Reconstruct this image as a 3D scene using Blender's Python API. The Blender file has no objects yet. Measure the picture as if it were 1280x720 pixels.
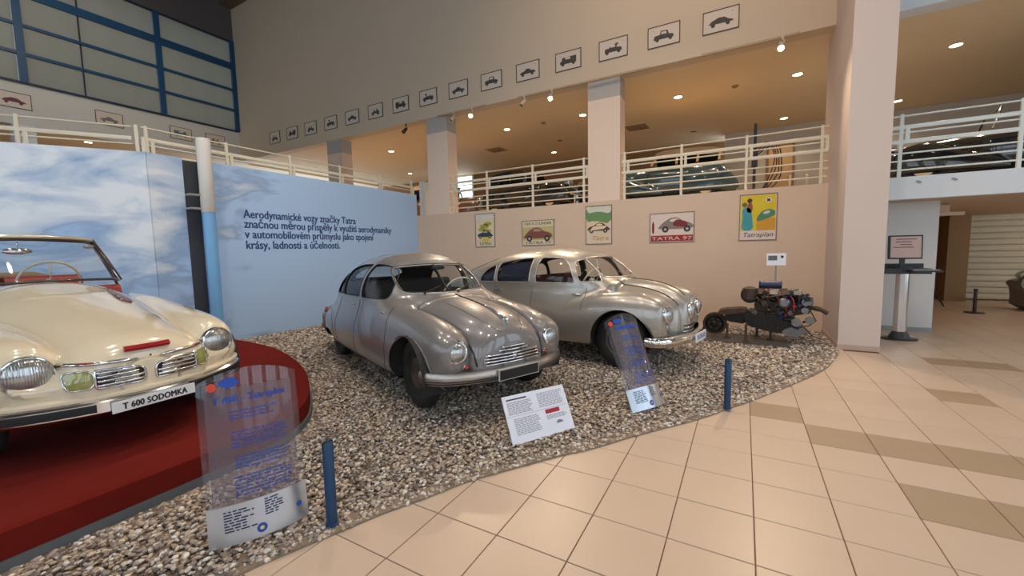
import bpy, bmesh, math, random
import numpy as np
from mathutils import Vector, Matrix

random.seed(7)
rng = np.random.default_rng(7)
scene = bpy.context.scene
col = scene.collection
PI = math.pi

# ------------------------------------------------------------------ camera
# room frame: X runs right along the back wall, Y into the room, Z up; camera stands at the origin
FPX, PITCH, ROLL, EYE, YAW = 512.0, 0.0880, -0.0200, 1.51, math.radians(29.5)
def camera_axes():
    cp, sp, cr, sr = math.cos(PITCH), math.sin(PITCH), math.cos(ROLL), math.sin(ROLL)
    M = np.array([[1, 0, 0], [0, -sp, -cp], [0, cp, -sp]])
    Rr = np.array([[cr, -sr, 0], [sr, cr, 0], [0, 0, 1]])
    B = np.array([[math.cos(YAW), -math.sin(YAW), 0], [math.sin(YAW), math.cos(YAW), 0], [0, 0, 1]])
    return (Rr @ M) @ B.T
_R = camera_axes()
cam_data = bpy.data.cameras.new('camera')
cam_data.sensor_fit = 'HORIZONTAL'; cam_data.sensor_width = 36.0
cam_data.lens = 36.0 * FPX / 1280.0
cam_data.clip_start = 0.05; cam_data.clip_end = 200
cam = bpy.data.objects.new('camera', cam_data); col.objects.link(cam)
cam.matrix_world = Matrix(((_R[0][0], -_R[1][0], -_R[2][0], 0), (_R[0][1], -_R[1][1], -_R[2][1], 0),
                           (_R[0][2], -_R[1][2], -_R[2][2], EYE), (0, 0, 0, 1)))
scene.camera = cam

# ------------------------------------------------------------------ world, exposure, large lights
scene.view_settings.view_transform = 'Standard'
scene.view_settings.look = 'None'
scene.view_settings.gamma = 1.0
scene.view_settings.use_curve_mapping = False
scene.view_settings.exposure = 0.0
world = bpy.data.worlds.new('overcast_sky'); scene.world = world
world.use_nodes = True
_bg = world.node_tree.nodes['Background']
_bg.inputs['Color'].default_value = (0.72, 0.86, 1.0, 1); _bg.inputs['Strength'].default_value = 2.7

def light(name, kind, loc, energy, color, target=None, **kw):
    d = bpy.data.lights.new(name, kind); d.energy = energy; d.color = color
    for k, v in kw.items(): setattr(d, k, v)
    o = bpy.data.objects.new(name, d); col.objects.link(o); o.location = loc
    if target is not None:
        o.rotation_euler = (Vector(target) - Vector(loc)).to_track_quat('-Z', 'Y').to_euler()
    return o
WARM = (1.0, 0.77, 0.53)
SOFT = (1.0, 0.87, 0.75)
# hall lamps hung under the roof (out of frame)
for lx, ly, e in ((-5.2, 1.2, 300), (-2.0, 1.2, 300), (1.2, 1.2, 260), (-5.2, 4.4, 260), (-2.0, 4.6, 260), (0.6, 4.4, 220), (4.4, 2.4, 130)):
    light('hall_lamp', 'SPOT', (lx, ly, 7.6), e * .97, SOFT, (lx, ly + 0.6, 0), spot_size=2.2, spot_blend=0.7, shadow_soft_size=0.09)

# lamps washing the upper back wall, hung under the roof
for lx, e in ((-.4, 330), (-2.8, 150)):
    light('wall_washer', 'SPOT', (lx, 4.6, 8.9), e, (1.0, .70, .48), (lx + .3, 8.84, 5.2), spot_size=1.9, spot_blend=.9, shadow_soft_size=.15)

for ly, e in ((3.2, 300), (6.2, 260)):
    light('print_wall_lamp', 'SPOT', (-4.2, ly, 8.9), e, (1.0, .92, .84), (-8.0, ly + .2, 1.9), spot_size=1.05, spot_blend=.9, shadow_soft_size=.12)
light('left_wall_fill', 'SPOT', (-11.0, 3.0, 8.9), 420, SOFT, (-16.67, 4.5, 6.6), spot_size=1.3, spot_blend=.9, shadow_soft_size=.15)  # unseen fill light, added to brighten the far left wall

# ------------------------------------------------------------------ materials
MATS = {}
def srgb(*c):
    return tuple(((v / 255.0) / 12.92 if v / 255.0 <= 0.04045 else ((v / 255.0 + 0.055) / 1.055) ** 2.4) for v in c)
def nd(nt, typ, **kw):
    n = nt.nodes.new(typ)
    for k, v in kw.items(): setattr(n, k, v)
    return n
def mat(name, c, rough=0.5, metal=0.0, var=0.06, scale=6.0, bump=0.0, bscale=60.0, coat=0.0, emit=0.0, spec=0.5, stretch=None):
    if name in MATS: return MATS[name]
    m = bpy.data.materials.new(name); m.use_nodes = True; nt = m.node_tree
    b = nt.nodes['Principled BSDF']
    b.inputs['Roughness'].default_value = rough; b.inputs['Metallic'].default_value = metal
    b.inputs['Coat Weight'].default_value = coat; b.inputs['Coat Roughness'].default_value = 0.04
    b.inputs['Specular IOR Level'].default_value = spec
    tc = nd(nt, 'ShaderNodeTexCoord')
    src = tc.outputs['Object']
    if stretch:
        mp = nd(nt, 'ShaderNodeMapping'); mp.inputs['Scale'].default_value = stretch
        nt.links.new(src, mp.inputs['Vector']); src = mp.outputs['Vector']
    no = nd(nt, 'ShaderNodeTexNoise'); no.inputs['Scale'].default_value = scale; no.inputs['Detail'].default_value = 3
    nt.links.new(src, no.inputs['Vector'])
    mx = nd(nt, 'ShaderNodeMix', data_type='RGBA')
    mx.inputs['A'].default_value = (*[v * (1 - var) for v in c], 1)
    mx.inputs['B'].default_value = (*[min(1, v * (1 + var)) for v in c], 1)
    nt.links.new(no.outputs['Fac'], mx.inputs['Factor'])
    nt.links.new(mx.outputs['Result'], b.inputs['Base Color'])
    if emit:
        b.inputs['Emission Color'].default_value = (*c, 1); b.inputs['Emission Strength'].default_value = emit
    if bump:
        n2 = nd(nt, 'ShaderNodeTexNoise'); n2.inputs['Scale'].default_value = bscale; n2.inputs['Detail'].default_value = 4
        bp = nd(nt, 'ShaderNodeBump'); bp.inputs['Strength'].default_value = bump; bp.inputs['Distance'].default_value = 0.01
        nt.links.new(src, n2.inputs['Vector']); nt.links.new(n2.outputs['Fac'], bp.inputs['Height'])
        nt.links.new(bp.outputs['Normal'], b.inputs['Normal'])
    MATS[name] = m
    return m
def glass(name, tint=(1, 1, 1), refl=1.0, haze=0.0, hazecol=(1, 1, 1)):
    if name in MATS: return MATS[name]
    m = bpy.data.materials.new(name); m.use_nodes = True; nt = m.node_tree
    nt.nodes.remove(nt.nodes['Principled BSDF']); out = nt.nodes['Material Output']
    tr = nd(nt, 'ShaderNodeBsdfTransparent'); tr.inputs['Color'].default_value = (*tint, 1)
    gl = nd(nt, 'ShaderNodeBsdfGlossy'); gl.inputs['Roughness'].default_value = 0.02
    fr = nd(nt, 'ShaderNodeFresnel'); 
    ge = nd(nt, 'ShaderNodeNewGeometry'); mi = nd(nt, 'ShaderNodeMapRange')          # same reflectance from both sides of a thin pane
    mi.inputs['To Min'].default_value = 1.45; mi.inputs['To Max'].default_value = 1 / 1.45
    nt.links.new(ge.outputs['Backfacing'], mi.inputs['Value']); nt.links.new(mi.outputs['Result'], fr.inputs['IOR'])
    mu = nd(nt, 'ShaderNodeMath', operation='MULTIPLY'); mu.inputs[1].default_value = refl
    mx = nd(nt, 'ShaderNodeMixShader')
    nt.links.new(fr.outputs[0], mu.inputs[0]); nt.links.new(mu.outputs[0], mx.inputs[0])
    base = tr.outputs[0]
    if haze:
        df = nd(nt, 'ShaderNodeBsdfDiffuse'); df.inputs['Color'].default_value = (*hazecol, 1)
        no = nd(nt, 'ShaderNodeTexNoise'); no.inputs['Scale'].default_value = 3.0
        mr = nd(nt, 'ShaderNodeMapRange'); mr.inputs['To Min'].default_value = haze * 0.8; mr.inputs['To Max'].default_value = haze * 1.2
        nt.links.new(no.outputs['Fac'], mr.inputs['Value'])
        m2 = nd(nt, 'ShaderNodeMixShader')
        nt.links.new(mr.outputs['Result'], m2.inputs[0]); nt.links.new(base, m2.inputs[1]); nt.links.new(df.outputs[0], m2.inputs[2])
        base = m2.outputs[0]
    nt.links.new(base, mx.inputs[1]); nt.links.new(gl.outputs[0], mx.inputs[2])
    nt.links.new(mx.outputs[0], out.inputs['Surface'])
    MATS[name] = m
    return m
def lamp_mat(name, c, strength):
    return mat(name, c, 0.5, emit=strength, var=0.02)

# ------------------------------------------------------------------ mesh helpers
def catmull(pts, n=8, closed=False):
    P = [np.array(p, float) for p in pts]; out = []; N = len(P)
    for i in range(N if closed else N - 1):
        p0 = P[(i - 1) % N] if (closed or i > 0) else P[0]; p1 = P[i]; p2 = P[(i + 1) % N]
        p3 = P[(i + 2) % N] if (closed or i + 2 < N) else P[-1]
        for k in range(n):
            t = k / n
            out.append(0.5 * ((2 * p1) + (p2 - p0) * t + (2 * p0 - 5 * p1 + 4 * p2 - p3) * t * t + (3 * p1 - p0 - 3 * p2 + p3) * t ** 3))
    if not closed: out.append(P[-1])
    return out
def chaikin(pts, n=2):
    P = [np.array(p, float) for p in pts]
    for _ in range(n):
        Q = []
        for i in range(len(P)):
            a, b = P[i], P[(i + 1) % len(P)]
            Q += [a * .75 + b * .25, a * .25 + b * .75]
        P = Q
    return P
def rrect(w, h, r, n=4, cx=0, cy=0):
    out = []
    for sx, sy, a0 in ((1, 1, 0), (-1, 1, PI / 2), (-1, -1, PI), (1, -1, 1.5 * PI)):
        for k in range(n + 1):
            a = a0 + PI / 2 * k / n
            out.append((cx + sx * (w / 2 - r) + r * math.cos(a), cy + sy * (h / 2 - r) + r * math.sin(a)))
    return out
def circle(r, n=24, cx=0, cy=0, ry=None):
    return [(cx + r * math.cos(2 * PI * k / n), cy + (ry or r) * math.sin(2 * PI * k / n)) for k in range(n)]

class MB:
    """collects geometry, then builds ONE mesh object"""
    def __init__(s): s.v = []; s.f = []
    def add(s, v, f):
        o = len(s.v); s.v += [tuple(map(float, p)) for p in v]; s.f += [tuple(i + o for i in q) for q in f]; return s
    def box(s, c, d, rz=0, rx=0, ry=0):
        x, y, z = d[0] / 2, d[1] / 2, d[2] / 2
        R = Matrix.Rotation(rz, 3, 'Z') @ Matrix.Rotation(ry, 3, 'Y') @ Matrix.Rotation(rx, 3, 'X')
        vs = [R @ Vector(p) + Vector(c) for p in ((-x, -y, -z), (x, -y, -z), (x, y, -z), (-x, y, -z), (-x, -y, z), (x, -y, z), (x, y, z), (-x, y, z))]
        return s.add(vs, [(0, 3, 2, 1), (4, 5, 6, 7), (0, 1, 5, 4), (1, 2, 6, 5), (2, 3, 7, 6), (3, 0, 4, 7)])
    def b2(s, a, b):
        return s.box([(a[i] + b[i]) / 2 for i in range(3)], [abs(b[i] - a[i]) for i in range(3)])
    def prism(s, pts, h0, h1, frame=None):
        """polygon pts (u,v) extruded w from h0 to h1; frame maps (u,v,w)->xyz"""
        fr = frame or (lambda u, v, w: (u, v, w)); n = len(pts)
        vs = [fr(p[0], p[1], h0) for p in pts] + [fr(p[0], p[1], h1) for p in pts]
        fs = [tuple(range(n - 1, -1, -1)), tuple(range(n, 2 * n))] + [(i, (i + 1) % n, n + (i + 1) % n, n + i) for i in range(n)]
        return s.add(vs, fs)
    def tube(s, path, r, n=8, closed=False, cap=True):
        P = [Vector(p) for p in path]; N = len(P); R = r if hasattr(r, '__len__') else [r] * N
        vs = []; fs = []; up = None
        for i in range(N):
            a = P[(i - 1) % N] if (closed or i) else P[0]; b = P[(i + 1) % N] if (closed or i < N - 1) else P[-1]
            t = (b - a).normalized()
            if up is None:
                up = Vector((0, 0, 1)) if abs(t.z) < .9 else Vector((1, 0, 0))
            sd = t.cross(up).normalized(); up = sd.cross(t).normalized()
            for k in range(n):
                an = 2 * PI * k / n; vs.append(P[i] + (sd * math.cos(an) + up * math.sin(an)) * R[i])
        for i in range(N if closed else N - 1):
            for k in range(n):
                a = i * n + k; b = i * n + (k + 1) % n; c = ((i + 1) % N) * n + (k + 1) % n; d = ((i + 1) % N) * n + k
                fs.append((a, d, c, b))
        if cap and not closed: fs += [tuple(range(n)), tuple(reversed(range((N - 1) * n, N * n)))]
        return s.add(vs, fs)
    def cyl(s, a, b, r, n=16, r2=None): return s.tube([a, b], [r, r if r2 is None else r2], n)
    def sweep(s, path, sec, closed=False):
        """section sec (out,up) swept along a roughly level path; out = right of travel"""
        P = [Vector(p) for p in path]; N = len(P); m = len(sec); vs = []; fs = []
        for i in range(N):
            a = P[(i - 1) % N] if (closed or i) else P[0]; b = P[(i + 1) % N] if (closed or i < N - 1) else P[-1]
            t = (b - a).normalized(); o = t.cross(Vector((0, 0, 1))).normalized(); u = o.cross(t)
            for q in sec: vs.append(P[i] + o * q[0] + u * q[1])
        for i in range(N if closed else N - 1):
            for k in range(m):
                fs.append((i * m + k, i * m + (k + 1) % m, ((i + 1) % N) * m + (k + 1) % m, ((i + 1) % N) * m + k))
        if not closed: fs += [tuple(reversed(range(m))), tuple(range((N - 1) * m, N * m))]
        return s.add(vs, fs)
    def lathe(s, prof, n=24, frame=None):
        """profile (r, h) turned about the w axis"""
        fr = frame or (lambda x, y, z: (x, y, z)); m = len(prof); vs = []; fs = []
        for k in range(n):
            a = 2 * PI * k / n
            for r, h in prof: vs.append(fr(r * math.cos(a), r * math.sin(a), h))
        for k in range(n):
            for j in range(m - 1):
                fs.append((k * m + j, ((k + 1) % n) * m + j, ((k + 1) % n) * m + j + 1, k * m + j + 1))
        return s.add(vs, fs)
    def ell(s, c, r, n=12, m=8, R=None):
        vs = []; fs = []
        for j in range(m + 1):
            t = PI * j / m
            for k in range(n):
                a = 2 * PI * k / n
                p = Vector((r[0] * math.sin(t) * math.cos(a), r[1] * math.sin(t) * math.sin(a), r[2] * math.cos(t)))
                if R is not None: p = R @ p
                vs.append(p + Vector(c))
        for j in range(m):
            for k in range(n): fs.append((j * n + k, (j + 1) * n + k, (j + 1) * n + (k + 1) % n, j * n + (k + 1) % n))
        return s.add(vs, fs)
    def build(s, name, m, parent=None, smooth=False, bevel=0.0):
        me = bpy.data.meshes.new(name); me.from_pydata(s.v, [], s.f); me.update()
        bm = bmesh.new(); bm.from_mesh(me)
        bmesh.ops.remove_doubles(bm, verts=bm.verts, dist=1e-6)
        bmesh.ops.recalc_face_normals(bm, faces=bm.faces); bm.to_mesh(me); bm.free()
        o = bpy.data.objects.new(name, me); col.objects.link(o)
        for mm in (m if isinstance(m, (list, tuple)) else [m]): me.materials.append(mm)
        if smooth:
            me.polygons.foreach_set('use_smooth', [True] * len(me.polygons))
            if smooth is not True: me.set_sharp_from_angle(angle=smooth)
        if bevel:
            bv = o.modifiers.new('bevel', 'BEVEL'); bv.width = bevel; bv.segments = 2; bv.limit_method = 'ANGLE'
        if parent is not None: o.parent = parent
        return o
def tag(o, label=None, cat=None, group=None, kind=None):
    if label: o['label'] = label
    if cat: o['category'] = cat
    if group: o['group'] = group
    if kind: o['kind'] = kind
    return o
def thing(name, label, cat, loc=(0, 0, 0), rz=0, group=None, rot=None):
    o = bpy.data.objects.new(name, None); col.objects.link(o); o.location = loc
    o.rotation_euler = rot or (0, 0, rz); o.empty_display_size = 0.1
    return tag(o, label, cat, group)
def text_mesh(name, body, size, m, parent, loc, rot=(PI / 2, 0, 0), align='LEFT', depth=0.001, sx=1.0, spacing=1.0, linesp=1.0, shear=0.0, label=None, bold=0.0, fat=0.0):
    cu = bpy.data.curves.new(name, 'FONT'); cu.body = body; cu.size = size; cu.align_x = align; cu.extrude = depth
    cu.space_character = spacing; cu.space_line = linesp; cu.shear = shear; cu.resolution_u = 3; cu.offset = bold
    tmp = bpy.data.objects.new(name, cu); col.objects.link(tmp)
    dg = bpy.context.evaluated_depsgraph_get(); dg.update()
    me = bpy.data.meshes.new_from_object(tmp.evaluated_get(dg))
    bpy.data.objects.remove(tmp); bpy.data.curves.remove(cu)
    me.materials.clear(); me.materials.append(m)
    o = bpy.data.objects.new(name, me); col.objects.link(o)
    if fat:                                     # heavier strokes: the same letters laid over themselves, slightly shifted
        V = [v.co.copy() for v in me.vertices]; Fc = [tuple(p.vertices) for p in me.polygons]; n = len(V); vs = []; fs = []
        for k, (dx, dy) in enumerate(((-fat, 0), (fat, 0), (0, -fat * .6), (0, fat * .6))):
            vs += [(v.x + dx, v.y + dy, v.z + k * 1e-4) for v in V]; fs += [tuple(i + k * n for i in f) for f in Fc]
        me.clear_geometry(); me.from_pydata(vs, [], fs); me.update()
    o.parent = parent; o.location = loc; o.rotation_euler = rot; o.scale = (sx, 1, 1)
    if label: o['label'] = label
    return o
def copy_tree(o, parent=None):
    c = o.copy(); col.objects.link(c); c.parent = parent
    for ch in o.children: copy_tree(ch, c)
    return c
CHROME = mat('chrome', (0.78, 0.78, 0.77), 0.12, 1.0, var=0.02)
BLACK = mat('black_rubber', (0.012, 0.012, 0.013), 0.55)
# ------------------------------------------------------------------ smooth coachwork: implicit hulls turned into meshes
def tab(*xy):
    """smooth monotone interpolation through (x, value) pairs"""
    a = np.array(sorted(xy), float); X, Yv = a[:, 0], a[:, 1]
    h = np.diff(X); d = np.diff(Yv) / h; m = np.zeros(len(X))
    m[0], m[-1] = d[0], d[-1]
    for i in range(1, len(X) - 1):
        if d[i - 1] * d[i] > 0:
            w1 = 2 * h[i] + h[i - 1]; w2 = h[i] + 2 * h[i - 1]
            m[i] = (w1 + w2) / (w1 / d[i - 1] + w2 / d[i])
    def f(x):
        x = np.clip(x, X[0], X[-1]); k = np.clip(np.searchsorted(X, x, side='right') - 1, 0, len(X) - 2)
        t = (x - X[k]) / h[k]; t2 = t * t; t3 = t2 * t
        return (2 * t3 - 3 * t2 + 1) * Yv[k] + (t3 - 2 * t2 + t) * h[k] * m[k] + (-2 * t3 + 3 * t2) * Yv[k + 1] + (t3 - t2) * h[k] * m[k + 1]
    return f
def K(c): return lambda x: np.full_like(x, c)
class Hull:
    """superelliptic section at each x: half-width a, centre height zc, top zt, bottom zb"""
    def __init__(s, a, zt, zb, zc, n=2.5, yc=None, x0=-9, x1=9, n2=None):
        s.a = a; s.zt = zt; s.zb = zb; s.zc = zc; s.n = n; s.yc = yc; s.x0 = x0; s.x1 = x1; s.n2 = n2 or n
    def __call__(s, x, y, z):
        # x comes in as a 1-d axis broadcast shape for speed when gridding
        a = np.maximum(s.a(x), .012); zc = s.zc(x)
        bt = np.maximum(s.zt(x) - zc, .012); bb = np.maximum(zc - s.zb(x), .012)
        yy = np.abs(y) if s.yc is None else np.abs(np.abs(y) - s.yc(x))
        dz = z - zc
        v = np.where(dz > 0, dz / bt, -dz / bb)
        r = (np.power(yy / a, s.n) + np.power(v, s.n2)) ** (1.0 / s.n)
        f = (r - 1) * np.minimum(a, np.minimum(bt, bb))
        return np.maximum(f, np.maximum(x - s.x1, s.x0 - x))
def smin(a, b, k):
    h = np.maximum(k - np.abs(a - b), 0) / k
    return np.minimum(a, b) - h * h * k * .25
def smax(a, b, k): return -smin(-a, -b, k)
def grad(f, P, e=1e-3):
    g = np.empty_like(P)
    for i in range(3):
        A = P.copy(); B = P.copy(); A[:, i] += e; B[:, i] -= e
        g[:, i] = (f(A[:, 0], A[:, 1], A[:, 2]) - f(B[:, 0], B[:, 1], B[:, 2])) / (2 * e)
    return g
def surfnets(f, lo, hi, h):
    ax = [np.arange(lo[i], hi[i] + h, h) for i in range(3)]
    G = f(ax[0][:, None, None], ax[1][None, :, None], ax[2][None, None, :])
    ins = G < 0
    nx, ny, nz = G.shape
    c = np.zeros((nx - 1, ny - 1, nz - 1), np.int8)
    for i in (0, 1):
        for j in (0, 1):
            for k in (0, 1): c += ins[i:nx - 1 + i, j:ny - 1 + j, k:nz - 1 + k]
    act = (c > 0) & (c < 8)
    idx = -np.ones(act.shape, np.int64); I = np.argwhere(act); idx[act] = np.arange(len(I))
    S = np.zeros((len(I), 3)); W = np.zeros(len(I))
    for i in (0, 1):
        for j in (0, 1):
            for k in (0, 1):
                for d in range(3):
                    a = np.array((i, j, k))
                    if a[d]: continue
                    b = a.copy(); b[d] = 1
                    ga = G[tuple((I + a).T)]; gb = G[tuple((I + b).T)]
                    m = (ga < 0) != (gb < 0)
                    t = np.where(m, ga / np.where(m, ga - gb, 1), 0)
                    p = a[None, :].astype(float).repeat(len(I), 0); p[:, d] = t
                    S[m] += p[m]; W[m] += 1
    V = np.array([ax[0][0], ax[1][0], ax[2][0]]) + (I + S / W[:, None]) * h
    Q = []
    for d in range(3):
        sl0 = [slice(None)] * 3; sl1 = [slice(None)] * 3
        sl0[d] = slice(0, -1); sl1[d] = slice(1, None)
        ch = ins[tuple(sl0)] != ins[tuple(sl1)]
        E = np.argwhere(ch); u, w = [(1, 2), (2, 0), (0, 1)][d]
        ok = (E[:, u] > 0) & (E[:, w] > 0) & (E[:, u] < G.shape[u] - 1) & (E[:, w] < G.shape[w] - 1)
        E = E[ok]; flip = ins[tuple(E.T)]
        def cell(du, dw):
            X = E.copy(); X[:, u] -= du; X[:, w] -= dw; return idx[tuple(X.T)]
        q = np.stack([cell(1, 1), cell(0, 1), cell(0, 0), cell(1, 0)], 1)
        q[~flip] = q[~flip][:, ::-1]; Q.append(q)
    Q = np.concatenate(Q)
    for _ in range(4):
        g = grad(f, V); v = f(V[:, 0], V[:, 1], V[:, 2])
        s = v / np.maximum((g * g).sum(1), 1e-3)
        V = V - np.clip(s, -h * .5, h * .5)[:, None] * g
    return V, [tuple(q) for q in Q.tolist()]
def sd_poly(px, py, poly):
    P = np.array(poly, float); N = len(P); d = np.full(px.shape, 1e9); s = np.ones(px.shape)
    for i in range(N):
        a = P[i]; b = P[i - 1]; e = b - a; wx = px - a[0]; wy = py - a[1]
        t = np.clip((wx * e[0] + wy * e[1]) / (e @ e + 1e-12), 0, 1)
        d = np.minimum(d, (wx - e[0] * t) ** 2 + (wy - e[1] * t) ** 2)
        c1 = py >= a[1]; c2 = py < b[1]; c3 = e[0] * wy > e[1] * wx
        s = np.where((c1 & c2 & c3) | (~c1 & ~c2 & ~c3), -s, s)
    return s * np.sqrt(d)
class Skin:
    """polygons of a surface with region names; regions are cut along exact outlines"""
    def __init__(s, f, lo, hi, h):
        s.f = f; s.V, s.P = surfnets(f, lo, hi, h); s.R = ['body'] * len(s.P)
    def cut(s, fn, name, where=None, only=('body',)):
        V = s.V; val = fn(V[:, 0], V[:, 1], V[:, 2])
        val = np.where(np.abs(val) < 1e-5, 1e-5, val)
        neg = val < 0; ok = where(V[:, 0], V[:, 1], V[:, 2]) if where is not None else np.ones(len(V), bool)
        newV = []; cache = {}; P2 = []; R2 = []; base = len(V)
        for p, r in zip(s.P, s.R):
            if r not in only or not all(ok[i] for i in p):
                P2.append(p); R2.append(r); continue
            k = sum(neg[i] for i in p)
            if k == 0: P2.append(p); R2.append(r); continue
            if k == len(p): P2.append(p); R2.append(name); continue
            A = []; B = []
            for i in range(len(p)):
                a, b = p[i], p[(i + 1) % len(p)]
                (B if neg[a] else A).append(a)
                if neg[a] != neg[b]:
                    key = (min(a, b), max(a, b))
                    if key not in cache:
                        t = val[a] / (val[a] - val[b]); cache[key] = base + len(newV); newV.append(V[a] * (1 - t) + V[b] * t)
                    A.append(cache[key]); B.append(cache[key])
            P2.append(tuple(A)); R2.append(r); P2.append(tuple(B)); R2.append(name)
        if newV: s.V = np.concatenate([V, np.array(newV)])
        s.P, s.R = P2, R2
    def flatten(s, plane):
        s.V[:, 2] = np.maximum(s.V[:, 2], plane(s.V[:, 0]) - .004)          # level floor pan
    def build(s, region, name, m, parent, offset=0.0, side=0, thick=False):
        regs = region if isinstance(region, (tuple, list)) else (region,)
        ps = [p for p, r in zip(s.P, s.R) if r in regs and len(p) > 2]
        if side: ps = [p for p in ps if side * sum(s.V[i][1] for i in p) > 0]
        if not ps: return None
        used = np.unique(np.concatenate([np.array(p) for p in ps])); mp = -np.ones(len(s.V), np.int64); mp[used] = np.arange(len(used))
        V = s.V[used]; g = grad(s.f, V); g /= np.maximum(np.linalg.norm(g, axis=1), 1e-6)[:, None]
        if offset: V = V + g * offset
        me = bpy.data.meshes.new(name)
        me.from_pydata([tuple(v) for v in V.tolist()], [], [tuple(int(mp[i]) for i in p) for p in ps]); me.update()
        me.polygons.foreach_set('use_smooth', [True] * len(me.polygons))
        try: me.normals_split_custom_set_from_vertices([tuple(n) for n in g.tolist()])
        except Exception: pass
        o = bpy.data.objects.new(name, me); col.objects.link(o); me.materials.append(m); o.parent = parent
        return o
    def trace(s, pts, axis='y', sgn=-1, start=1.6, stop=0.0, lift=0.0):
        """drop points onto the surface along an axis from outside"""
        n = len(pts); P = np.array(pts, float)
        T = np.linspace(start, stop, 110)
        def at(t):
            if axis == 'y': return P[:, 0], sgn * t, P[:, 1]
            if axis == 'z': return P[:, 0], P[:, 1], t
            return t, P[:, 0], P[:, 1]            # axis x: pts are (y, z)
        F = np.stack([np.broadcast_to(s.f(*[np.array(q, float) * np.ones(n) for q in at(t)]), (n,)) for t in T])
        hit = F < 0; k = np.where(hit.any(0), hit.argmax(0), 1); k = np.maximum(k, 1)
        lo_, hi_ = T[k - 1], T[k]
        for _ in range(24):
            mid = (lo_ + hi_) / 2; q = at(mid); v = s.f(*[np.array(c, float) * np.ones(n) for c in q]); ins = v < 0
            hi_ = np.where(ins, mid, hi_); lo_ = np.where(ins, lo_, mid)
        q = at((lo_ + hi_) / 2); O = np.stack([np.array(c, float) * np.ones(n) for c in q], 1)
        if lift:
            g = grad(s.f, O); g /= np.maximum(np.linalg.norm(g, axis=1), 1e-6)[:, None]; O = O + g * lift
        return O
def lerp_path(a, b, n): return [tuple(np.array(a) * (1 - t) + np.array(b) * t) for t in np.linspace(0, 1, n)]
def wheel(parent, x, y, r, w, sgn, tyre, rim, cap, name='wheel', capr=0.5, z=None):
    fr = lambda a, b, c: (x + a, y + sgn * c, (r if z is None else z) + b)
    prof = [(r * .60, -w / 2), (r * .80, -w / 2), (r * .93, -w * .46), (r * .985, -w * .34), (r, -w * .2), (r, w * .2), (r * .985, w * .34), (r * .93, w * .46), (r * .80, w / 2), (r * .63, w * .48), (r * .60, w * .3)]
    o = MB().lathe(prof, 36, fr).build(name, tyre, parent, True)
    MB().lathe([(r * .62, w * .40), (r * .60, w * .28), (r * .48, w * .2), (r * .3, w * .24), (.001, w * .24)], 28, fr).build('rim', rim, o, 0.6)
    MB().lathe([(r * capr, w * .22), (r * capr * .98, w * .30), (r * capr * .8, w * .42), (r * capr * .45, w * .5), (.001, w * .52)], 28, fr).build('hubcap', cap, o, True)
    return o
def headlight(parent, p, r, chrome, lens, yaw=0.0, depth=0.07, bez=0.16, tilt=0.0):
    R = Matrix.Rotation(yaw, 3, 'Z') @ Matrix.Rotation(-tilt, 3, 'Y')
    def fr(a, b, c):
        q = R @ Vector((c, a, b)); return (p[0] + q.x, p[1] + q.y, p[2] + q.z)
    o = MB().lathe([(r * 1.02, -depth), (r * (1 + bez), -depth * .2), (r * (1 + bez), 0.0), (r * (1 + bez * .6), .012), (r * 1.0, .014), (r * .96, .004), (r * .9, -.02), (.001, -.03)], 32, fr).build('headlight', chrome, parent, 0.9)
    MB().lathe([(r * .97, .006), (r * .8, .022), (r * .5, .034), (r * .2, .040), (.001, .041)], 28, fr).build('lens', lens, o, True)
    return o

def crease(sk, fa, fb, xs, ys):
    """line where two hulls meet on the upper surface"""
    G = [(x, y) for x in xs for y in ys]
    P = sk.trace(G, 'z', start=1.2, stop=.4)
    d = np.abs(fa(P[:, 0], P[:, 1], P[:, 2]) - fb(P[:, 0], P[:, 1], P[:, 2])).reshape(len(xs), len(ys))
    return [(x, ys[int(k)]) for x, k in zip(xs, d.argmin(1))]
# ------------------------------------------------------------------ room shell
YB, XP, ZM, ZC, ZR = 8.84, -8.0, 2.57, 5.13, 11.0      # back wall, printed wall, gallery floor, gallery ceiling, hall roof
WALL = mat('plaster_warm_white', srgb(214, 189, 166), 0.75, var=0.025, scale=1.3, bump=0.05, bscale=40)
UPWALL = mat('plaster_upper', srgb(210, 192, 168), 0.8, var=0.03, scale=0.8, bump=0.05, bscale=30)
WHITE = mat('white_paint', srgb(222, 226, 228), 0.5, var=0.02, bump=0.03)
GALCEIL = mat('gallery_ceiling_paint', srgb(226, 206, 172), 0.7, var=0.04, scale=1.0)
BROWN = mat('brown_back_wall', srgb(150, 116, 78), 0.8, var=0.1, scale=1.0)
ROOFM = mat('roof_grey', srgb(96, 92, 92), 0.8, var=0.1)
SKIRT = mat('skirting_tile', srgb(190, 165, 150), 0.45, var=0.05)
GRIM = mat('grey_trim', srgb(150, 150, 148), 0.5)
def struct(o, label=None):
    o['kind'] = 'structure'
    if label: o['label'] = label
    return o
S = struct
S(MB().b2((XP - .1, YB, 0), (1.23, YB + .22, ZM)).build('wall_back', WALL))
S(MB().b2((-16.67, YB, ZC), (1.23, YB + .3, ZR)).build('wall_back_upper', UPWALL))
S(MB().b2((1.70, YB, ZC - .02), (9, YB + .3, ZR)).build('wall_right_upper', WHITE))
S(MB().b2((1.23, 7.46, 0), (1.70, 9.5, ZR)).build('wall_pier', mat('pier_paint', srgb(208, 192, 182), 0.7, var=.02, scale=2, bump=.04)))
S(MB().b2((1.222, 7.452, 0), (1.708, 8.83, .075)).build('baseboard_pier', SKIRT))
S(MB().b2((1.70, YB + .004, ZM), (1.985, YB + .25, ZC - .02)).build('trim_1', WHITE))
S(MB().b2((1.70, YB, 2.22), (9, YB + .16, ZM)).build('wall_right_fascia', WHITE))
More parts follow.
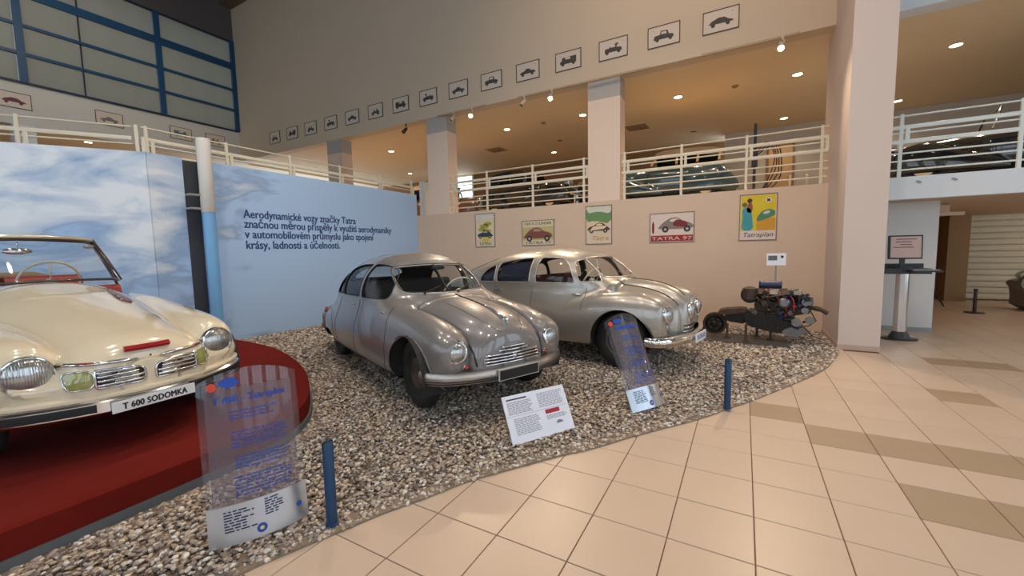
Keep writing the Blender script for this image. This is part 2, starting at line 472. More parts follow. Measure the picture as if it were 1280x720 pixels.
S(MB().b2((1.70, YB + .16, 2.22), (9, 16.2, ZM - .02)).build('ceiling_passage', mat('passage_soffit', srgb(186, 170, 150), .8)))
S(MB().b2((1.5, 9.5, 0), (2.82, 9.72, 2.22)).build('wall_right', mat('passage_wall', srgb(214, 212, 208), .7, var=.03)))
S(MB().b2((1.5, 9.488, 0), (2.83, 9.73, .075)).build('baseboard_right', GRIM))
S(MB().b2((-17, YB + .22, ZM - .2), (1.23, 16.2, ZM)).build('floor_gallery', mat('gallery_floor', srgb(190, 164, 130), .5)))
S(MB().b2((-17, YB + .3, ZC), (9, 16.4, ZC + .2)).build('ceiling_gallery', GALCEIL))
S(MB().b2((-22.2, 16.2, ZM), (-.62, 16.4, ZC)).build('wall_gallery_back', BROWN))
S(MB().b2((-.62, 15.2, ZM), (9, 15.4, ZC)).build('wall_gallery_right', mat('gallery_pale_wall', srgb(196, 186, 172), .8, var=.04)))
S(MB().b2((-17, -6, ZR), (9, YB + .3, ZR + .2)).build('ceiling_hall', ROOFM))
S(MB().b2((-16.67, 2.0, ZR - .35), (-1, 2.25, ZR)).build('trim_2', ROOFM))
S(MB().b2((-16.9, -6, 9.43), (-16.62, YB, ZR)).build('wall_left_top', mat('dark_band_wall', srgb(92, 88, 88), .8)))
S(MB().b2((-16.6, 8.45, 10.55), (-15.3, 8.83, ZR)).build('trim_3', mat('duct_brown', srgb(96, 84, 68), .7)))
# far left side: wall band and gallery opening
S(MB().b2((-16.87, -6, 5.09), (-16.67, YB + .3, 6.2)).build('wall_left', mat('left_band_wall', srgb(206, 204, 196), .75, var=.03, scale=1)))
S(MB().b2((-22, -6, 5.09), (-16.87, 16.2, 5.25)).build('ceiling_left_gallery', GALCEIL))
S(MB().b2((-22.2, -6, ZM), (-22, 16.2, 5.1)).build('wall_left_gallery', BROWN))
S(MB().prism([(-22, -6), (-13.8, -6), (-8.18, 2.80), (XP - .16, 2.9), (XP - .16, YB + .22), (-22, YB + .22)], ZM - .2, ZM).build('floor_left_gallery', MATS['gallery_floor']))
for k, y in enumerate((3.42, -.2)):
    S(MB().b2((-16.95, y - .2, ZM), (-16.6, y + .2, 5.09)).build('trim_%d' % (5 + k), WHITE))
# glazed rear and right sides of the hall (behind the camera): piers, sills and heads leave window openings to the sky
REARW = mat('rear_wall_paint', srgb(176, 164, 148), .8, var=.04, scale=1)
def pierced_wall(name, axis, at_, a0, a1, wins, z0, z1, th=.25):
    mb = MB(); P = (lambda u0, u1, q0, q1: mb.b2((u0, at_ - th, q0), (u1, at_, q1))) if axis == 'x' else (lambda u0, u1, q0, q1: mb.b2((at_, u0, q0), (at_ + th, u1, q1)))
    P(a0, a1, 0, z0); P(a0, a1, z1, ZR + .2); u = a0
    for c, w in wins: P(u, c - w / 2, z0, z1); u = c + w / 2
    P(u, a1, z0, z1)
    o = S(mb.build(name, REARW))
    fm = MATS.get('rear_frame') or mat('rear_frame', srgb(40, 70, 100), .5)
    for c, w in wins:
        for du in (-w / 6, w / 6):
            (MB().b2((c + du - .03, at_ - th * .6, z0), (c + du + .03, at_ - th * .4, z1)) if axis == 'x' else MB().b2((at_ + th * .4, c + du - .03, z0), (at_ + th * .6, c + du + .03, z1))).build('window_bar', fm, o)
        for z in (z0 + (z1 - z0) / 3, z0 + 2 * (z1 - z0) / 3):
            (MB().b2((c - w / 2, at_ - th * .6, z - .03), (c + w / 2, at_ - th * .4, z + .03)) if axis == 'x' else MB().b2((at_ + th * .4, c - w / 2, z - .03), (at_ + th * .6, c + w / 2, z + .03))).build('window_bar', fm, o)
    return o
pierced_wall('wall_rear', 'x', -6.0, -22.2, 9.25, [(x, 2.3) for x in (-14, -10.5, -7, -3.5, 0, 3.5, 7)], .9, 6.4)
pierced_wall('wall_far_right', 'y', 9.0, -6.0, 16.4, [(-4, 2.4), (-.6, 2.4), (2.8, 2.4), (6.2, 2.4)], .4, 6.4)
# columns on the gallery edge
COLM = mat('column_paint', srgb(228, 206, 188), .7, var=.02)
for k, (x0, x1) in enumerate(((-3.03, -2.33), (-7.58, -6.88), (-11.72, -11.05))):
    c = S(MB().b2((x0, YB + .02, ZM), (x1, YB + .42, 4.72)).build('trim_%d' % (8 + k), COLM))
    MB().b2((x0 + .002, YB + .02, 4.72), (x1 - .002, YB + .42, ZC)).build('column_head', mat('column_head_grey', srgb(176, 172, 166), .7), c)
S(MB().b2((-8.22, 9.2, ZM), (-8.08, 9.34, 3.58)).build('trim_12', WHITE))
S(MB().b2((-8.06, 9.2, ZM), (-7.99, 9.34, 3.56)).build('trim_13', WHITE))
# passage under the right gallery
S(MB().b2((2.82, 15.5, 0), (5.02, 15.7, 2.22)).build('wall_passage_back', mat('passage_brown', srgb(150, 122, 92), .8, var=.05)))
S(MB().b2((4.62, 14.9, 0), (5.02, 15.5, 2.22)).build('trim_14', mat('passage_post', srgb(140, 116, 88), .8)))
S(MB().b2((2.83, 9.8, 0), (2.87, 15.5, 2.22)).build('wall_passage_left', mat('passage_tan', srgb(200, 160, 110), .8)))
S(MB().b2((5.02, 15.52, 0), (9, 15.7, 2.22)).build('shutter_light_block', mat('passage_dark', srgb(90, 84, 74), .8)))  # unseen backing added to stop sky light between the shutter slats
sh = thing('roller_shutter', 'pale ribbed roller shutter closing the passage under the gallery', 'shutter', (7, 15.4, 0))
SHM = mat('shutter_slat_paint', srgb(186, 184, 172), .75)
for k in range(14):
    z = .02 + k * .158
    MB().prism([(0, z), (-.03, z + .015), (-.045, z + .07), (-.035, z + .12), (0, z + .156), (.03, z + .156), (.03, z)], -1.98, 1.98, lambda u, v, w: (w, u, v)).build('slat', SHM, sh, .6)
# gallery daylight window at the far back, and brown door
w2 = S(MB().b2((-12.35, 16.12, 3.0), (-11.1, 16.2, 5.12)).build('window_2', mat('white_frame', srgb(230, 235, 238), .5)))
for z0, z1 in ((3.08, 3.55), (3.60, 4.05), (4.10, 4.55), (4.60, 5.06)):
    MB().b2((-12.28, 16.09, z0), (-11.17, 16.13, z1)).build('pane', lamp_mat('daylit_pane', (0.80, 0.92, 1.0), 2.2), w2)
d1 = S(MB().b2((.60, 15.10, ZM), (1.20, 15.2, 4.55)).build('door_1', mat('tan_door', srgb(200, 160, 110), .6)))
MB().b2((.55, 15.12, ZM), (.60, 15.2, 4.62)).b2((1.20, 15.12, ZM), (1.25, 15.2, 4.62)).b2((.55, 15.12, 4.55), (1.25, 15.2, 4.62)).build('door_frame', BROWN, d1)
MB().cyl((1.12, 15.05, 3.6), (1.12, 15.11, 3.6), .03, 10).build('door_handle', GRIM, d1)

# ------------------------------------------------------------------ blue-framed window wall at the far left
BLUE = mat('blue_window_frame', srgb(18, 72, 110), .45, var=.06)
NAVY = mat('navy_window_frame', srgb(26, 40, 66), .5)
win = bpy.data.objects.new('window_1', None); col.objects.link(win); win.location = (-16.67, 4.6, 6.2); S(win)
fr = lambda a, b: MB().b2((a[0] + 16.67, a[1] - 4.6, a[2] - 6.2), (b[0] + 16.67, b[1] - 4.6, b[2] - 6.2))
YW = (-5.4, -2.46, .53, 3.52, 6.52, 8.78)
for y in YW: fr((-16.72, y - .075, 6.2), (-16.58, y + .075, 9.43)).build('mullion', BLUE, win)
for z, h, m in ((6.2, .05, NAVY), (6.95, .075, BLUE), (7.68, .075, BLUE), (8.53, .22, BLUE), (9.40, .05, NAVY)):
    fr((-16.71, -6, z - h / 2), (-16.60, 8.8, z + h / 2)).build('transom', m, win)
PANE = mat('clouded_pane', srgb(176, 174, 162), .22, var=.12, scale=1.2, stretch=(1, 2.2, .25))
_nt = PANE.node_tree; _tl = nd(_nt, 'ShaderNodeBsdfTranslucent'); _tl.inputs['Color'].default_value = (.34, .34, .31, 1); _ms = nd(_nt, 'ShaderNodeMixShader'); _ms.inputs[0].default_value = .5
_nt.links.new(_nt.nodes['Principled BSDF'].outputs[0], _ms.inputs[1]); _nt.links.new(_tl.outputs[0], _ms.inputs[2]); _nt.links.new(_ms.outputs[0], _nt.nodes['Material Output'].inputs['Surface'])
for i in range(len(YW) - 1):
    ys = [YW[i] + .075, (YW[i] + YW[i + 1]) / 2 - .33, YW[i + 1] - .075] if i == 3 else [YW[i] + .075, YW[i + 1] - .075]
    for a, b in zip(ys[:-1], ys[1:]):
        if b < YW[i + 1] - .1: fr((-16.70, b - .016, 6.2), (-16.64, b + .016, 9.40)).build('mullion', NAVY, win)
        for z0, z1 in ((6.22, 6.92), (6.98, 7.65), (7.71, 8.43), (8.63, 9.38)):
            fr((-16.69, a + .008, z0), (-16.66, b - .008, z1)).build('pane', PANE, win)

# ------------------------------------------------------------------ tiled floor
T0X, T0Y, TS = -1.516, 4.555, 0.4009
fl = S(MB().b2((-9, -6, -.05), (9, 16.2, -.006)).build('floor', mat('grout', srgb(120, 88, 66), .8, var=.1)))
TILE = mat('beige_floor_tile', srgb(200, 177, 156), 0.36, var=0.035, scale=3.0, bump=0.02, bscale=30)
TILED = mat('dark_floor_tile', srgb(166, 142, 116), 0.42, var=0.05, scale=4.0, bump=0.02, bscale=30)
DARK_T = {(4, 0), (5, 1), (6, 1), (7, 1), (8, 1), (6, 3), (7, 3), (8, -3), (9, -7), (10, -7), (9, 3), (12, -7)}
GRAVEL_EDGE = [(1.23, 7.40), (1.20, 7.15), (1.08, 6.71), (.887, 6.089), (.496, 5.283), (.102, 4.54), (-.097, 4.213), (-.304, 3.85), (-.712, 3.281), (-.966, 2.893),
               (-1.139, 2.681), (-1.511, 2.142), (-1.652, 1.856), (-1.788, 1.591), (-1.873, 1.383), (-1.979, 1.13), (-2.048, .936), (-2.14, .5), (-2.2, 0.0), (-2.25, -1.0), (-2.25, -2.0)]
PL = [(-3.10, -2.2), (-3.09, -1.0), (-3.09, .0), (-3.09, .6), (-3.095, 1.2), (-3.11, 1.55), (-3.17, 1.85), (-3.36, 2.15), (-3.62, 2.38), (-3.95, 2.60), (-4.40, 2.85), (-5.03, 3.11), (-5.74, 3.32), (-6.47, 3.40), (-7.2, 3.41), (-7.9, 3.41), (-7.9, -2.2)]
PLC = [tuple(p) for p in catmull(PL[:16], 5)] + [(-7.9, -2.2)]
GPOLY = [tuple(p) for p in catmull(GRAVEL_EDGE, 4)] + [(p[0] + .008, p[1] + .008) for p in PLC[:-1]] + [(-7.985, 3.47), (-7.985, 8.825), (1.215, 8.825)]
def cam_project(x, y, z):
    d = np.array((x, y, z - EYE)); c = _R @ d
    return (640 + FPX * c[0] / c[2], 360 + FPX * c[1] / c[2], c[2]) if c[2] > .1 else (1e5, 1e5, -1)
cells = []
for i in range(-6, 26):
    for j in range(-29, 20):
        x0, y1 = T0X + i * TS, T0Y - j * TS; cx, cy = x0 + TS / 2, y1 - TS / 2
        sd = float(sd_poly(np.array([cx]), np.array([cy]), GPOLY)[0])
        if sd < -.30 or x0 < -2.6 or x0 > 8.6: continue
        if 1.2 < cx < 1.75 and cy > 7.5: continue
        if 1.4 < cx < 2.7 and cy > 9.8: continue
        u, v, w = cam_project(cx, cy, 0)
        vis = w > 0 and -60 < u < 1340 and v < 790
        cells.append((0 if vis else 1, math.hypot(cx, cy), i, j, cx, cy))
cells.sort()
hs = (TS - .0055) / 2
def tile_mesh(name, m):
    b = .0025; me = MB().add([(-hs, -hs, -.01), (hs, -hs, -.01), (hs, hs, -.01), (-hs, hs, -.01), (-hs, -hs, -b), (hs, -hs, -b), (hs, hs, -b), (-hs, hs, -b),
                              (-hs + b, -hs + b, 0), (hs - b, -hs + b, 0), (hs - b, hs - b, 0), (-hs + b, hs - b, 0)],
                             [(0, 1, 5, 4), (1, 2, 6, 5), (2, 3, 7, 6), (3, 0, 4, 7), (4, 5, 9, 8), (5, 6, 10, 9), (6, 7, 11, 10), (7, 4, 8, 11), (8, 9, 10, 11)])
    o = me.build(name, m); d = o.data; bpy.data.objects.remove(o); return d
tm = {False: tile_mesh('tile', TILE), True: tile_mesh('tile', TILED)}
rest = MB()
for n, (v, d, i, j, cx, cy) in enumerate(cells):
    if n < 290 or ((i, j) in DARK_T):
        o = bpy.data.objects.new('tile', tm[(i, j) in DARK_T]); col.objects.link(o); o.parent = fl; o.location = (cx, cy, rng.uniform(-.0006, .0006))
    else:
        rest.b2((cx - hs, cy - hs, -.01), (cx + hs, cy + hs, 0))
rt = rest.build('tile_field', TILE, fl); rt['kind'] = 'stuff'

# ------------------------------------------------------------------ red platform
pf = thing('display_platform', 'low red carpeted display platform with a curved end and grey plinth', 'platform', (-5.4, .8, 0))
L_ = lambda pts: [(p[0] + 5.4, p[1] - .8) for p in pts]
REDC = mat('red_carpet', (.15, .013, .009), .95, var=.2, scale=3, bump=.35, bscale=500, spec=.08)
MB().prism(L_(PLC), .068, .205).build('carpet_deck', REDC, pf)
mbp = MB(); pc = np.array(L_(PLC)); cen = pc.mean(0); n = len(pc)
ins = pc + (cen - pc) / np.linalg.norm(cen - pc, axis=1)[:, None] * .03
mbp.add([(a, b, .205) for a, b in pc] + [(a, b, .220) for a, b in ins], [(i, (i + 1) % n, n + (i + 1) % n, n + i) for i in range(n)] + [tuple(range(n, 2 * n))]).build('carpet_top', REDC, pf)
outp = pc + (pc - cen) / np.linalg.norm(cen - pc, axis=1)[:, None] * .02
MB().prism([tuple(p) for p in outp], 0, .066).build('plinth', mat('plinth_grey', srgb(92, 96, 100), .6), pf)

# ------------------------------------------------------------------ gravel bed
def gravel():
    base = MB().prism(GPOLY, -.004, .012).build('gravel_bed', mat('gravel_sand', srgb(140, 124, 106), .95, var=.3, scale=60, bump=.8, bscale=120))
    tag(base, 'bed of loose beige and grey pebbles under the cars', 'gravel', kind='stuff')
    phi = (1 + 5 ** .5) / 2
    V0 = np.array([(-1, phi, 0), (1, phi, 0), (-1, -phi, 0), (1, -phi, 0), (0, -1, phi), (0, 1, phi), (0, -1, -phi), (0, 1, -phi), (phi, 0, -1), (phi, 0, 1), (-phi, 0, -1), (-phi, 0, 1)]) / math.hypot(1, phi)
    F0 = np.array([(0, 11, 5), (0, 5, 1), (0, 1, 7), (0, 7, 10), (0, 10, 11), (1, 5, 9), (5, 11, 4), (11, 10, 2), (10, 7, 6), (7, 1, 8), (3, 9, 4), (3, 4, 2), (3, 2, 6), (3, 6, 8), (3, 8, 9), (4, 9, 5), (2, 4, 11), (6, 2, 10), (8, 6, 7), (9, 8, 1)])
    P = []
    N = 480000
    X = rng.uniform(-8.0, 1.23, N); Y = rng.uniform(-2.0, 8.84, N); U = rng.uniform(0, 1, N)
    dist = np.hypot(X, Y)
    dens = np.clip(3000 - 420 * (dist - 2.0), 850, 3000)          # pebbles per m2, sparser far away
    keep = U < dens / (N / (9.23 * 10.84))
    X, Y, dist = X[keep], Y[keep], dist[keep]
    sd = sd_poly(X, Y, GPOLY); ok = (sd < -.003) & (X > -7.95) & (Y < 8.79)
    ok &= sd_poly(X, Y, [(p[0] - 5.4, p[1] + .8) for p in outp]) > .0
    X, Y, dist, sd = X[ok], Y[ok], dist[ok], sd[ok]; n = len(X)
    size = (.0112 + .0011 * np.clip(dist - 2, 0, 6)) * rng.uniform(.65, 1.45, n)
    edge = np.clip(-sd / .25, 0, 1)
    Z = .010 + .028 * edge * rng.uniform(.25, 1.0, n)
    a = rng.uniform(0, 2 * PI, n); t = rng.uniform(-.5, .5, n)
    sc = np.stack([size * rng.uniform(1.0, 1.6, n), size * rng.uniform(.7, 1.0, n), size * rng.uniform(.45, .75, n)], 1)
    J = V0[None] * (1 + rng.uniform(-.16, .16, (n, 12, 1))) * sc[:, None, :]
    x = J[..., 0]; y = J[..., 1]; z = J[..., 2]
    x, z = x * np.cos(t)[:, None] + z * np.sin(t)[:, None], -x * np.sin(t)[:, None] + z * np.cos(t)[:, None]
    x, y = x * np.cos(a)[:, None] - y * np.sin(a)[:, None], x * np.sin(a)[:, None] + y * np.cos(a)[:, None]
    V = np.stack([x + X[:, None], y + Y[:, None], z + Z[:, None]], 2).reshape(-1, 3)
    F = (F0[None] + (np.arange(n) * 12)[:, None, None]).reshape(-1, 3)
    me = bpy.data.meshes.new('pebbles'); me.vertices.add(len(V)); me.vertices.foreach_set('co', V.ravel().astype(np.float32))
    me.loops.add(F.size); me.loops.foreach_set('vertex_index', F.ravel().astype(np.int32))
    me.polygons.add(len(F)); me.polygons.foreach_set('loop_start', (np.arange(len(F)) * 3).astype(np.int32))
    me.polygons.foreach_set('use_smooth', np.ones(len(F), bool))
    me.update(); me.validate()
    pal = np.array([srgb(172, 154, 134), srgb(150, 134, 118), srgb(192, 180, 166), srgb(126, 112, 102), srgb(204, 198, 190), srgb(100, 90, 84), srgb(160, 146, 134), srgb(142, 130, 120), srgb(182, 162, 138)])
    c = pal[rng.integers(0, len(pal), n)] * rng.uniform(.95, 1.35, (n, 1))
    C = np.concatenate([c, np.ones((n, 1))], 1).repeat(12, 0)
    at = me.attributes.new('stone_colour', 'FLOAT_COLOR', 'POINT'); at.data.foreach_set('color', C.ravel().astype(np.float32))
    m = mat('pebble_stone', (.5, .45, .4), .7, var=.2, scale=40)
    nt = m.node_tree; an = nd(nt, 'ShaderNodeAttribute'); an.attribute_name = 'stone_colour'
    mx = nd(nt, 'ShaderNodeMix', data_type='RGBA', blend_type='MULTIPLY'); mx.inputs['Factor'].default_value = 1
    b = nt.nodes['Principled BSDF']; no = [q for q in nt.nodes if q.type == 'TEX_NOISE'][0]
    mr = nd(nt, 'ShaderNodeMapRange'); mr.inputs['To Min'].default_value = .8; mr.inputs['To Max'].default_value = 1.2
    nt.links.new(no.outputs['Fac'], mr.inputs['Value']); nt.links.new(an.outputs['Color'], mx.inputs['A']); nt.links.new(mr.outputs['Result'], mx.inputs['B']); nt.links.new(mx.outputs['Result'], b.inputs['Base Color'])
    me.materials.append(m)
    o = bpy.data.objects.new('pebbles', me); col.objects.link(o); o.parent = base; o['kind'] = 'stuff'
    return n
print('pebbles', gravel())
# ------------------------------------------------------------------ shared car finishes
TYRE = mat('tyre_rubber', (0.016, 0.015, 0.014), 0.75, bump=0.3, bscale=90)
LINING = mat('cabin_lining', (0.05, 0.043, 0.038), 0.9, bump=0.2, bscale=200)
SEAM = mat('seam_shadow_gap', (0.02, 0.018, 0.016), 0.7)
GLASS = glass('car_glass', (0.86, 0.88, 0.88), 1.0)
def lens_mat():
    m = mat('fluted_lens', (0.46, 0.47, 0.46), 0.12, 0.7, var=0.35, scale=14, coat=1.0)
    nt = m.node_tree; b = nt.nodes['Principled BSDF']
    tc = nd(nt, 'ShaderNodeTexCoord'); w = nd(nt, 'ShaderNodeTexWave', bands_direction='Y'); w.inputs['Scale'].default_value = 26
    bp = nd(nt, 'ShaderNodeBump'); bp.inputs['Strength'].default_value = 0.18; bp.inputs['Distance'].default_value = 0.01
    nt.links.new(tc.outputs['Object'], w.inputs['Vector']); nt.links.new(w.outputs['Fac'], bp.inputs['Height']); nt.links.new(bp.outputs['Normal'], b.inputs['Normal'])
    return m
LENS = lens_mat()
CREAM_PLASTIC = mat('ivory_bakelite', (0.72, 0.66, 0.52), 0.3)
def steering_wheel(parent, c, r, tilt, m, spokes=3):
    R = Matrix.Rotation(tilt, 3, 'Y')
    pt = lambda a, q, h=0: tuple(Vector(c) + R @ Vector((h, q * math.cos(a), q * math.sin(a))))
    o = MB().tube([pt(2 * PI * k / 40, r) for k in range(40)], .011, 8, closed=True).build('steering_wheel', m, parent, True)
    mb = MB()
    for k in range(spokes): mb.tube([pt(PI / 2 + 2 * PI * k / spokes, .02, .03), pt(PI / 2 + 2 * PI * k / spokes, r)], .007, 6)
    mb.cyl(pt(0, 0, -.01), pt(0, 0, .06), .035, 14)
    mb.cyl(pt(0, 0, .03), pt(0, 0, .45), .018, 8); mb.build('spokes_and_column', m, o, True)
    return o
def bench(parent, x, y, w, z, m, back=.5, depth=.5, lean=.2):
    mb = MB(); sec = rrect(depth, .17, .06, 4)
    o = mb.prism(sec, y - w / 2, y + w / 2, lambda u, v, q: (x + u, q, z + v)).build('seat', m, parent, 0.6)
    sec = rrect(.15, back, .06, 4)
    MB().prism(sec, y - w / 2, y + w / 2, lambda u, v, q: (x - depth / 2 - .02 + u * math.cos(lean) - (v + back / 2) * math.sin(lean), q, z + .05 + back / 2 + v)).build('backrest', m, o, 0.6)
    return o
def wheel_well(parent, x, zc, r, y0, y1, sgn):
    mb = MB(); n = 14; vs = []; fs = []
    for k in range(n + 1):
        a = -0.25 + (PI + .5) * k / n
        for yy in (y0, y1): vs.append((x + r * math.cos(a), sgn * yy, zc + r * math.sin(a)))
    for k in range(n): fs.append((2 * k, 2 * k + 1, 2 * k + 3, 2 * k + 2))
    o = len(vs); vs.append((x, sgn * y0, zc - .1))
    for k in range(n): fs.append((o, 2 * k, 2 * k + 2))
    return mb.add(vs, fs).build('wheel_well', SEAM, parent)
def seam(skin, parent, pts, axis='y', sgn=-1, r=.0045, m=None, closed=False, name='panel_seam', lift=0.0, **kw):
    P = skin.trace(pts, axis, sgn, lift=lift, **kw)
    return MB().tube(P.tolist(), r, 5, closed=closed).build(name, m or SEAM, parent, True)

# ------------------------------------------------------------------ grey pontoon saloon (front axle at local origin, nose towards +x)
PAINT1 = mat('warm_grey_enamel', srgb(124, 120, 119), 0.34, 0.12, var=0.02, coat=1.0)
def make_grey_saloon():
    root = thing('vintage_saloon_car', 'warm grey pontoon saloon car with round headlights and a black number plate', 'car', (-2.41, 3.475, 0.045), math.radians(-23.5))
    lower = Hull(tab((.55, .10), (.53, .36), (.49, .50), (.42, .60), (.3, .675), (0, .775), (-.5, .825), (-1.3, .845), (-2.2, .85), (-2.8, .83), (-3.2, .74), (-3.5, .58), (-3.72, .36), (-3.84, .12), (-3.86, .04)),
                 tab((.55, .48), (.5, .52), (.4, .56), (0, .68), (-.5, .84), (-1.0, .925), (-1.6, .94), (-2.3, .92), (-2.9, .84), (-3.3, .72), (-3.6, .60), (-3.86, .48)),
                 K(.10), K(.46), 2.8, x0=-3.86, x1=.56)
    fender = Hull(tab((.575, .05), (.565, .10), (.52, .15), (.4, .185), (.1, .205), (-.3, .21), (-.7, .20), (-1.05, .13), (-1.25, .03)),
                  tab((.575, .63), (.565, .68), (.52, .745), (.4, .805), (.15, .862), (-.2, .905), (-.6, .93), (-1.0, .93), (-1.25, .90)),
                  tab((.6, .5), (.5, .35), (.3, .25), (-1.25, .4)),
                  tab((.575, .61), (.4, .60), (0, .62), (-1.25, .70)), 2.3, yc=tab((.575, .545), (.4, .545), (0, .565), (-.5, .60), (-1.25, .66)), x0=-1.25, x1=.58)
    hood = Hull(tab((.655, .12), (.645, .25), (.61, .36), (.52, .425), (.3, .50), (0, .575), (-.3, .625), (-.6, .65), (-.8, .66)),
                tab((.655, .60), (.648, .665), (.62, .74), (.56, .80), (.45, .858), (.25, .918), (0, .960), (-.3, .992), (-.6, 1.012), (-.8, 1.03)),
                K(.15), tab((.66, .42), (.4, .52), (-.8, .60)), 2.3, x0=-.9, x1=.66)
    cabin = Hull(tab((-.38, .40), (-.46, .54), (-.58, .625), (-.78, .69), (-1.0, .72), (-1.4, .745), (-2.0, .745), (-2.5, .71), (-3.0, .60), (-3.4, .44), (-3.72, .22)),
                 tab((-.38, .955), (-.48, 1.0), (-.58, 1.05), (-.70, 1.145), (-.83, 1.25), (-.95, 1.335), (-1.1, 1.412), (-1.45, 1.48), (-1.85, 1.475), (-2.3, 1.395), (-2.7, 1.265), (-3.1, 1.07), (-3.45, .83), (-3.75, .58)),
                 K(.3), K(.84), 2.5, x0=-3.75, x1=-.38)
    def f(x, y, z):
        v = smin(lower(x, y, z), fender(x, y, z), .05)
        hd = hood(x, y, z); v = smin(v, hd, .015)
        v = v + .010 * np.exp(-((hd - fender(x, y, z)) / .012) ** 2) * np.clip((x + .62) / .1, 0, 1)
        return smin(v, cabin(x, y, z), .09)
    sk = Skin(f, (-3.9, -.92, .12), (.78, .92, 1.56), .0165)
    W3 = chaikin([(-1.36, .965), (-1.30, .97), (-.80, .98), (-.73, .985), (-.735, 1.03), (-.80, 1.13), (-.90, 1.245), (-1.0, 1.305), (-1.15, 1.338), (-1.30, 1.345), (-1.355, 1.345), (-1.355, 1.30)])
    W2 = chaikin([(-2.12, .955), (-2.05, .955), (-1.50, .97), (-1.44, .97), (-1.44, 1.03), (-1.44, 1.30), (-1.44, 1.345), (-1.50, 1.345), (-1.75, 1.338), (-1.94, 1.31), (-2.10, 1.262), (-2.12, 1.22)])
    W1 = chaikin([(-2.52, .945), (-2.46, .95), (-2.20, .955), (-2.17, .96), (-2.165, 1.0), (-2.165, 1.235), (-2.27, 1.18), (-2.42, 1.07)])
    side = lambda x, y, z: (np.abs(y) > .38) & (x < -.45) & (z > .9)
    for nm, W in (('glass_front', W3), ('glass_rear', W2), ('glass_quarter', W1)):
        sk.cut(lambda x, y, z, W=W: sd_poly(x, z, W), nm, side)
    WS = [(-.46, 1.04), (-.25, 1.03), (0, 1.027), (.25, 1.03), (.46, 1.04), (.505, 1.06), (.518, 1.11), (.515, 1.2), (.497, 1.275), (.45, 1.315), (.2, 1.332), (0, 1.335)]
    WS = chaikin(WS + [(-a, b) for a, b in WS[10:4:-1]], 2)
    frontz = lambda x, y, z: (x > -1.12) & (z > .97) & (x < -.3)
    sk.cut(lambda x, y, z: sd_poly(y, z, WS), 'windscreen', frontz)
    sk.cut(lambda x, y, z: np.abs(y) - .008, 'divider', frontz, only=('windscreen',))
    RW = circle(.36, 20, 0, 1.17, .13)
    sk.cut(lambda x, y, z: sd_poly(y, z, RW), 'rear_window', lambda x, y, z: (x < -2.3) & (z > .95))
    arch = lambda x, y, z: np.where(x > .03, np.hypot((x - .03) / 1.08, z - .33), np.hypot(x - .03, (z - .33))) - .375
    sk.cut(arch, 'arch', lambda x, y, z: (np.abs(y) > .42) & (x > -1) & (x < .58))
    rear_arch = lambda x, y, z: np.hypot(x + 2.7, (z - .20) * 1.6) - .36
    sk.cut(rear_arch, 'arch', lambda x, y, z: (np.abs(y) > .5) & (x < -2.2) & (z < .5))
    sk.cut(lambda x, y, z: z - (.235 + .03 * np.clip(x, -1, .6) + .12 * np.clip((x - .3) / .2, 0, 1)), 'underside')
    sk.flatten(lambda x: .235 + .03 * np.clip(x, -1, .6) + .12 * np.clip((x - .3) / .2, 0, 1))
    DF = chaikin([(-1.385, .25), (-.55, .26), (-.45, .36), (-.42, .60), (-.44, .90), (-.60, .945), (-1.385, .94)], 1)
    DR = chaikin([(-2.22, .42), (-2.10, .25), (-1.41, .25), (-1.41, .94), (-2.22, .93)], 1)
    dside = lambda x, y, z: (np.abs(y) > .45) & (x > -2.4) & (x < -.2) & (z < 1.1)
    sk.cut(lambda x, y, z: sd_poly(x, z, DF), 'door_front', dside)
    sk.cut(lambda x, y, z: sd_poly(x, z, DR), 'door_rear', dside)
    HD = [(.56, -.30), (.2, -.36), (-.25, -.42), (-.42, -.30), (-.46, 0), (-.42, .30), (-.25, .42), (.2, .36), (.56, .30)]
    sk.cut(lambda x, y, z: sd_poly(x, y, HD), 'bonnet', lambda x, y, z: (z > .66) & (x > -.7), only=('body',))
    GC = crease(sk, hood, fender, np.linspace(.50, -.36, 28), np.linspace(.34, .66, 80))
    body = sk.build('body', 'body', PAINT1, root)
    sk.build('bonnet', 'bonnet', PAINT1, root)
    sk.build('underside', 'floor_pan', SEAM, root)
    sk.build(('body', 'door_front', 'door_rear', 'bonnet'), 'interior_lining', LINING, root, offset=-.018)
    for s in (-1, 1):
        for reg, hx, hz in (('door_front', -.60, .865), ('door_rear', -1.60, .865)):
            d = sk.build(reg, 'door', PAINT1, root, side=s)
            hp = sk.trace([(hx - .07, hz), (hx - .03, hz), (hx + .03, hz), (hx + .06, hz)], 'y', s, lift=.02)
            hb = sk.trace([(hx + .05, hz)], 'y', s, lift=-.01)[0]
            MB().tube(hp.tolist(), [.007, .010, .010, .007], 8).cyl(tuple(hb), tuple(hp[-2]), .011, 8).build('handle', CHROME, d, True)
        for reg in ('glass_front', 'glass_rear', 'glass_quarter'):
            sk.build(reg, 'side_window', GLASS, root, offset=-.012, side=s)
        for W in (W3, W2, W1):
            seam(sk, root, W, 'y', s, .006, BLACK, closed=True, name='window_seal')
        for q in ([(-.46, .92), (-.43, .80), (-.42, .60), (-.44, .40), (-.50, .29), (-.60, .26), (-1.38, .255)], [(-1.395, .25), (-1.395, .5), (-1.395, .93)], [(-2.22, .91), (-2.22, .7), (-2.22, .45), (-2.15, .30), (-2.05, .255), (-1.41, .255)]):
            seam(sk, root, catmull(q, 5), 'y', s, .0035)
        sp = [(-3.06, .24), (-3.07, .45), (-3.01, .60), (-2.88, .69), (-2.72, .71), (-2.55, .68), (-2.42, .58), (-2.36, .44), (-2.34, .24)]
        seam(sk, root, catmull(sp, 4), 'y', s, .0035)
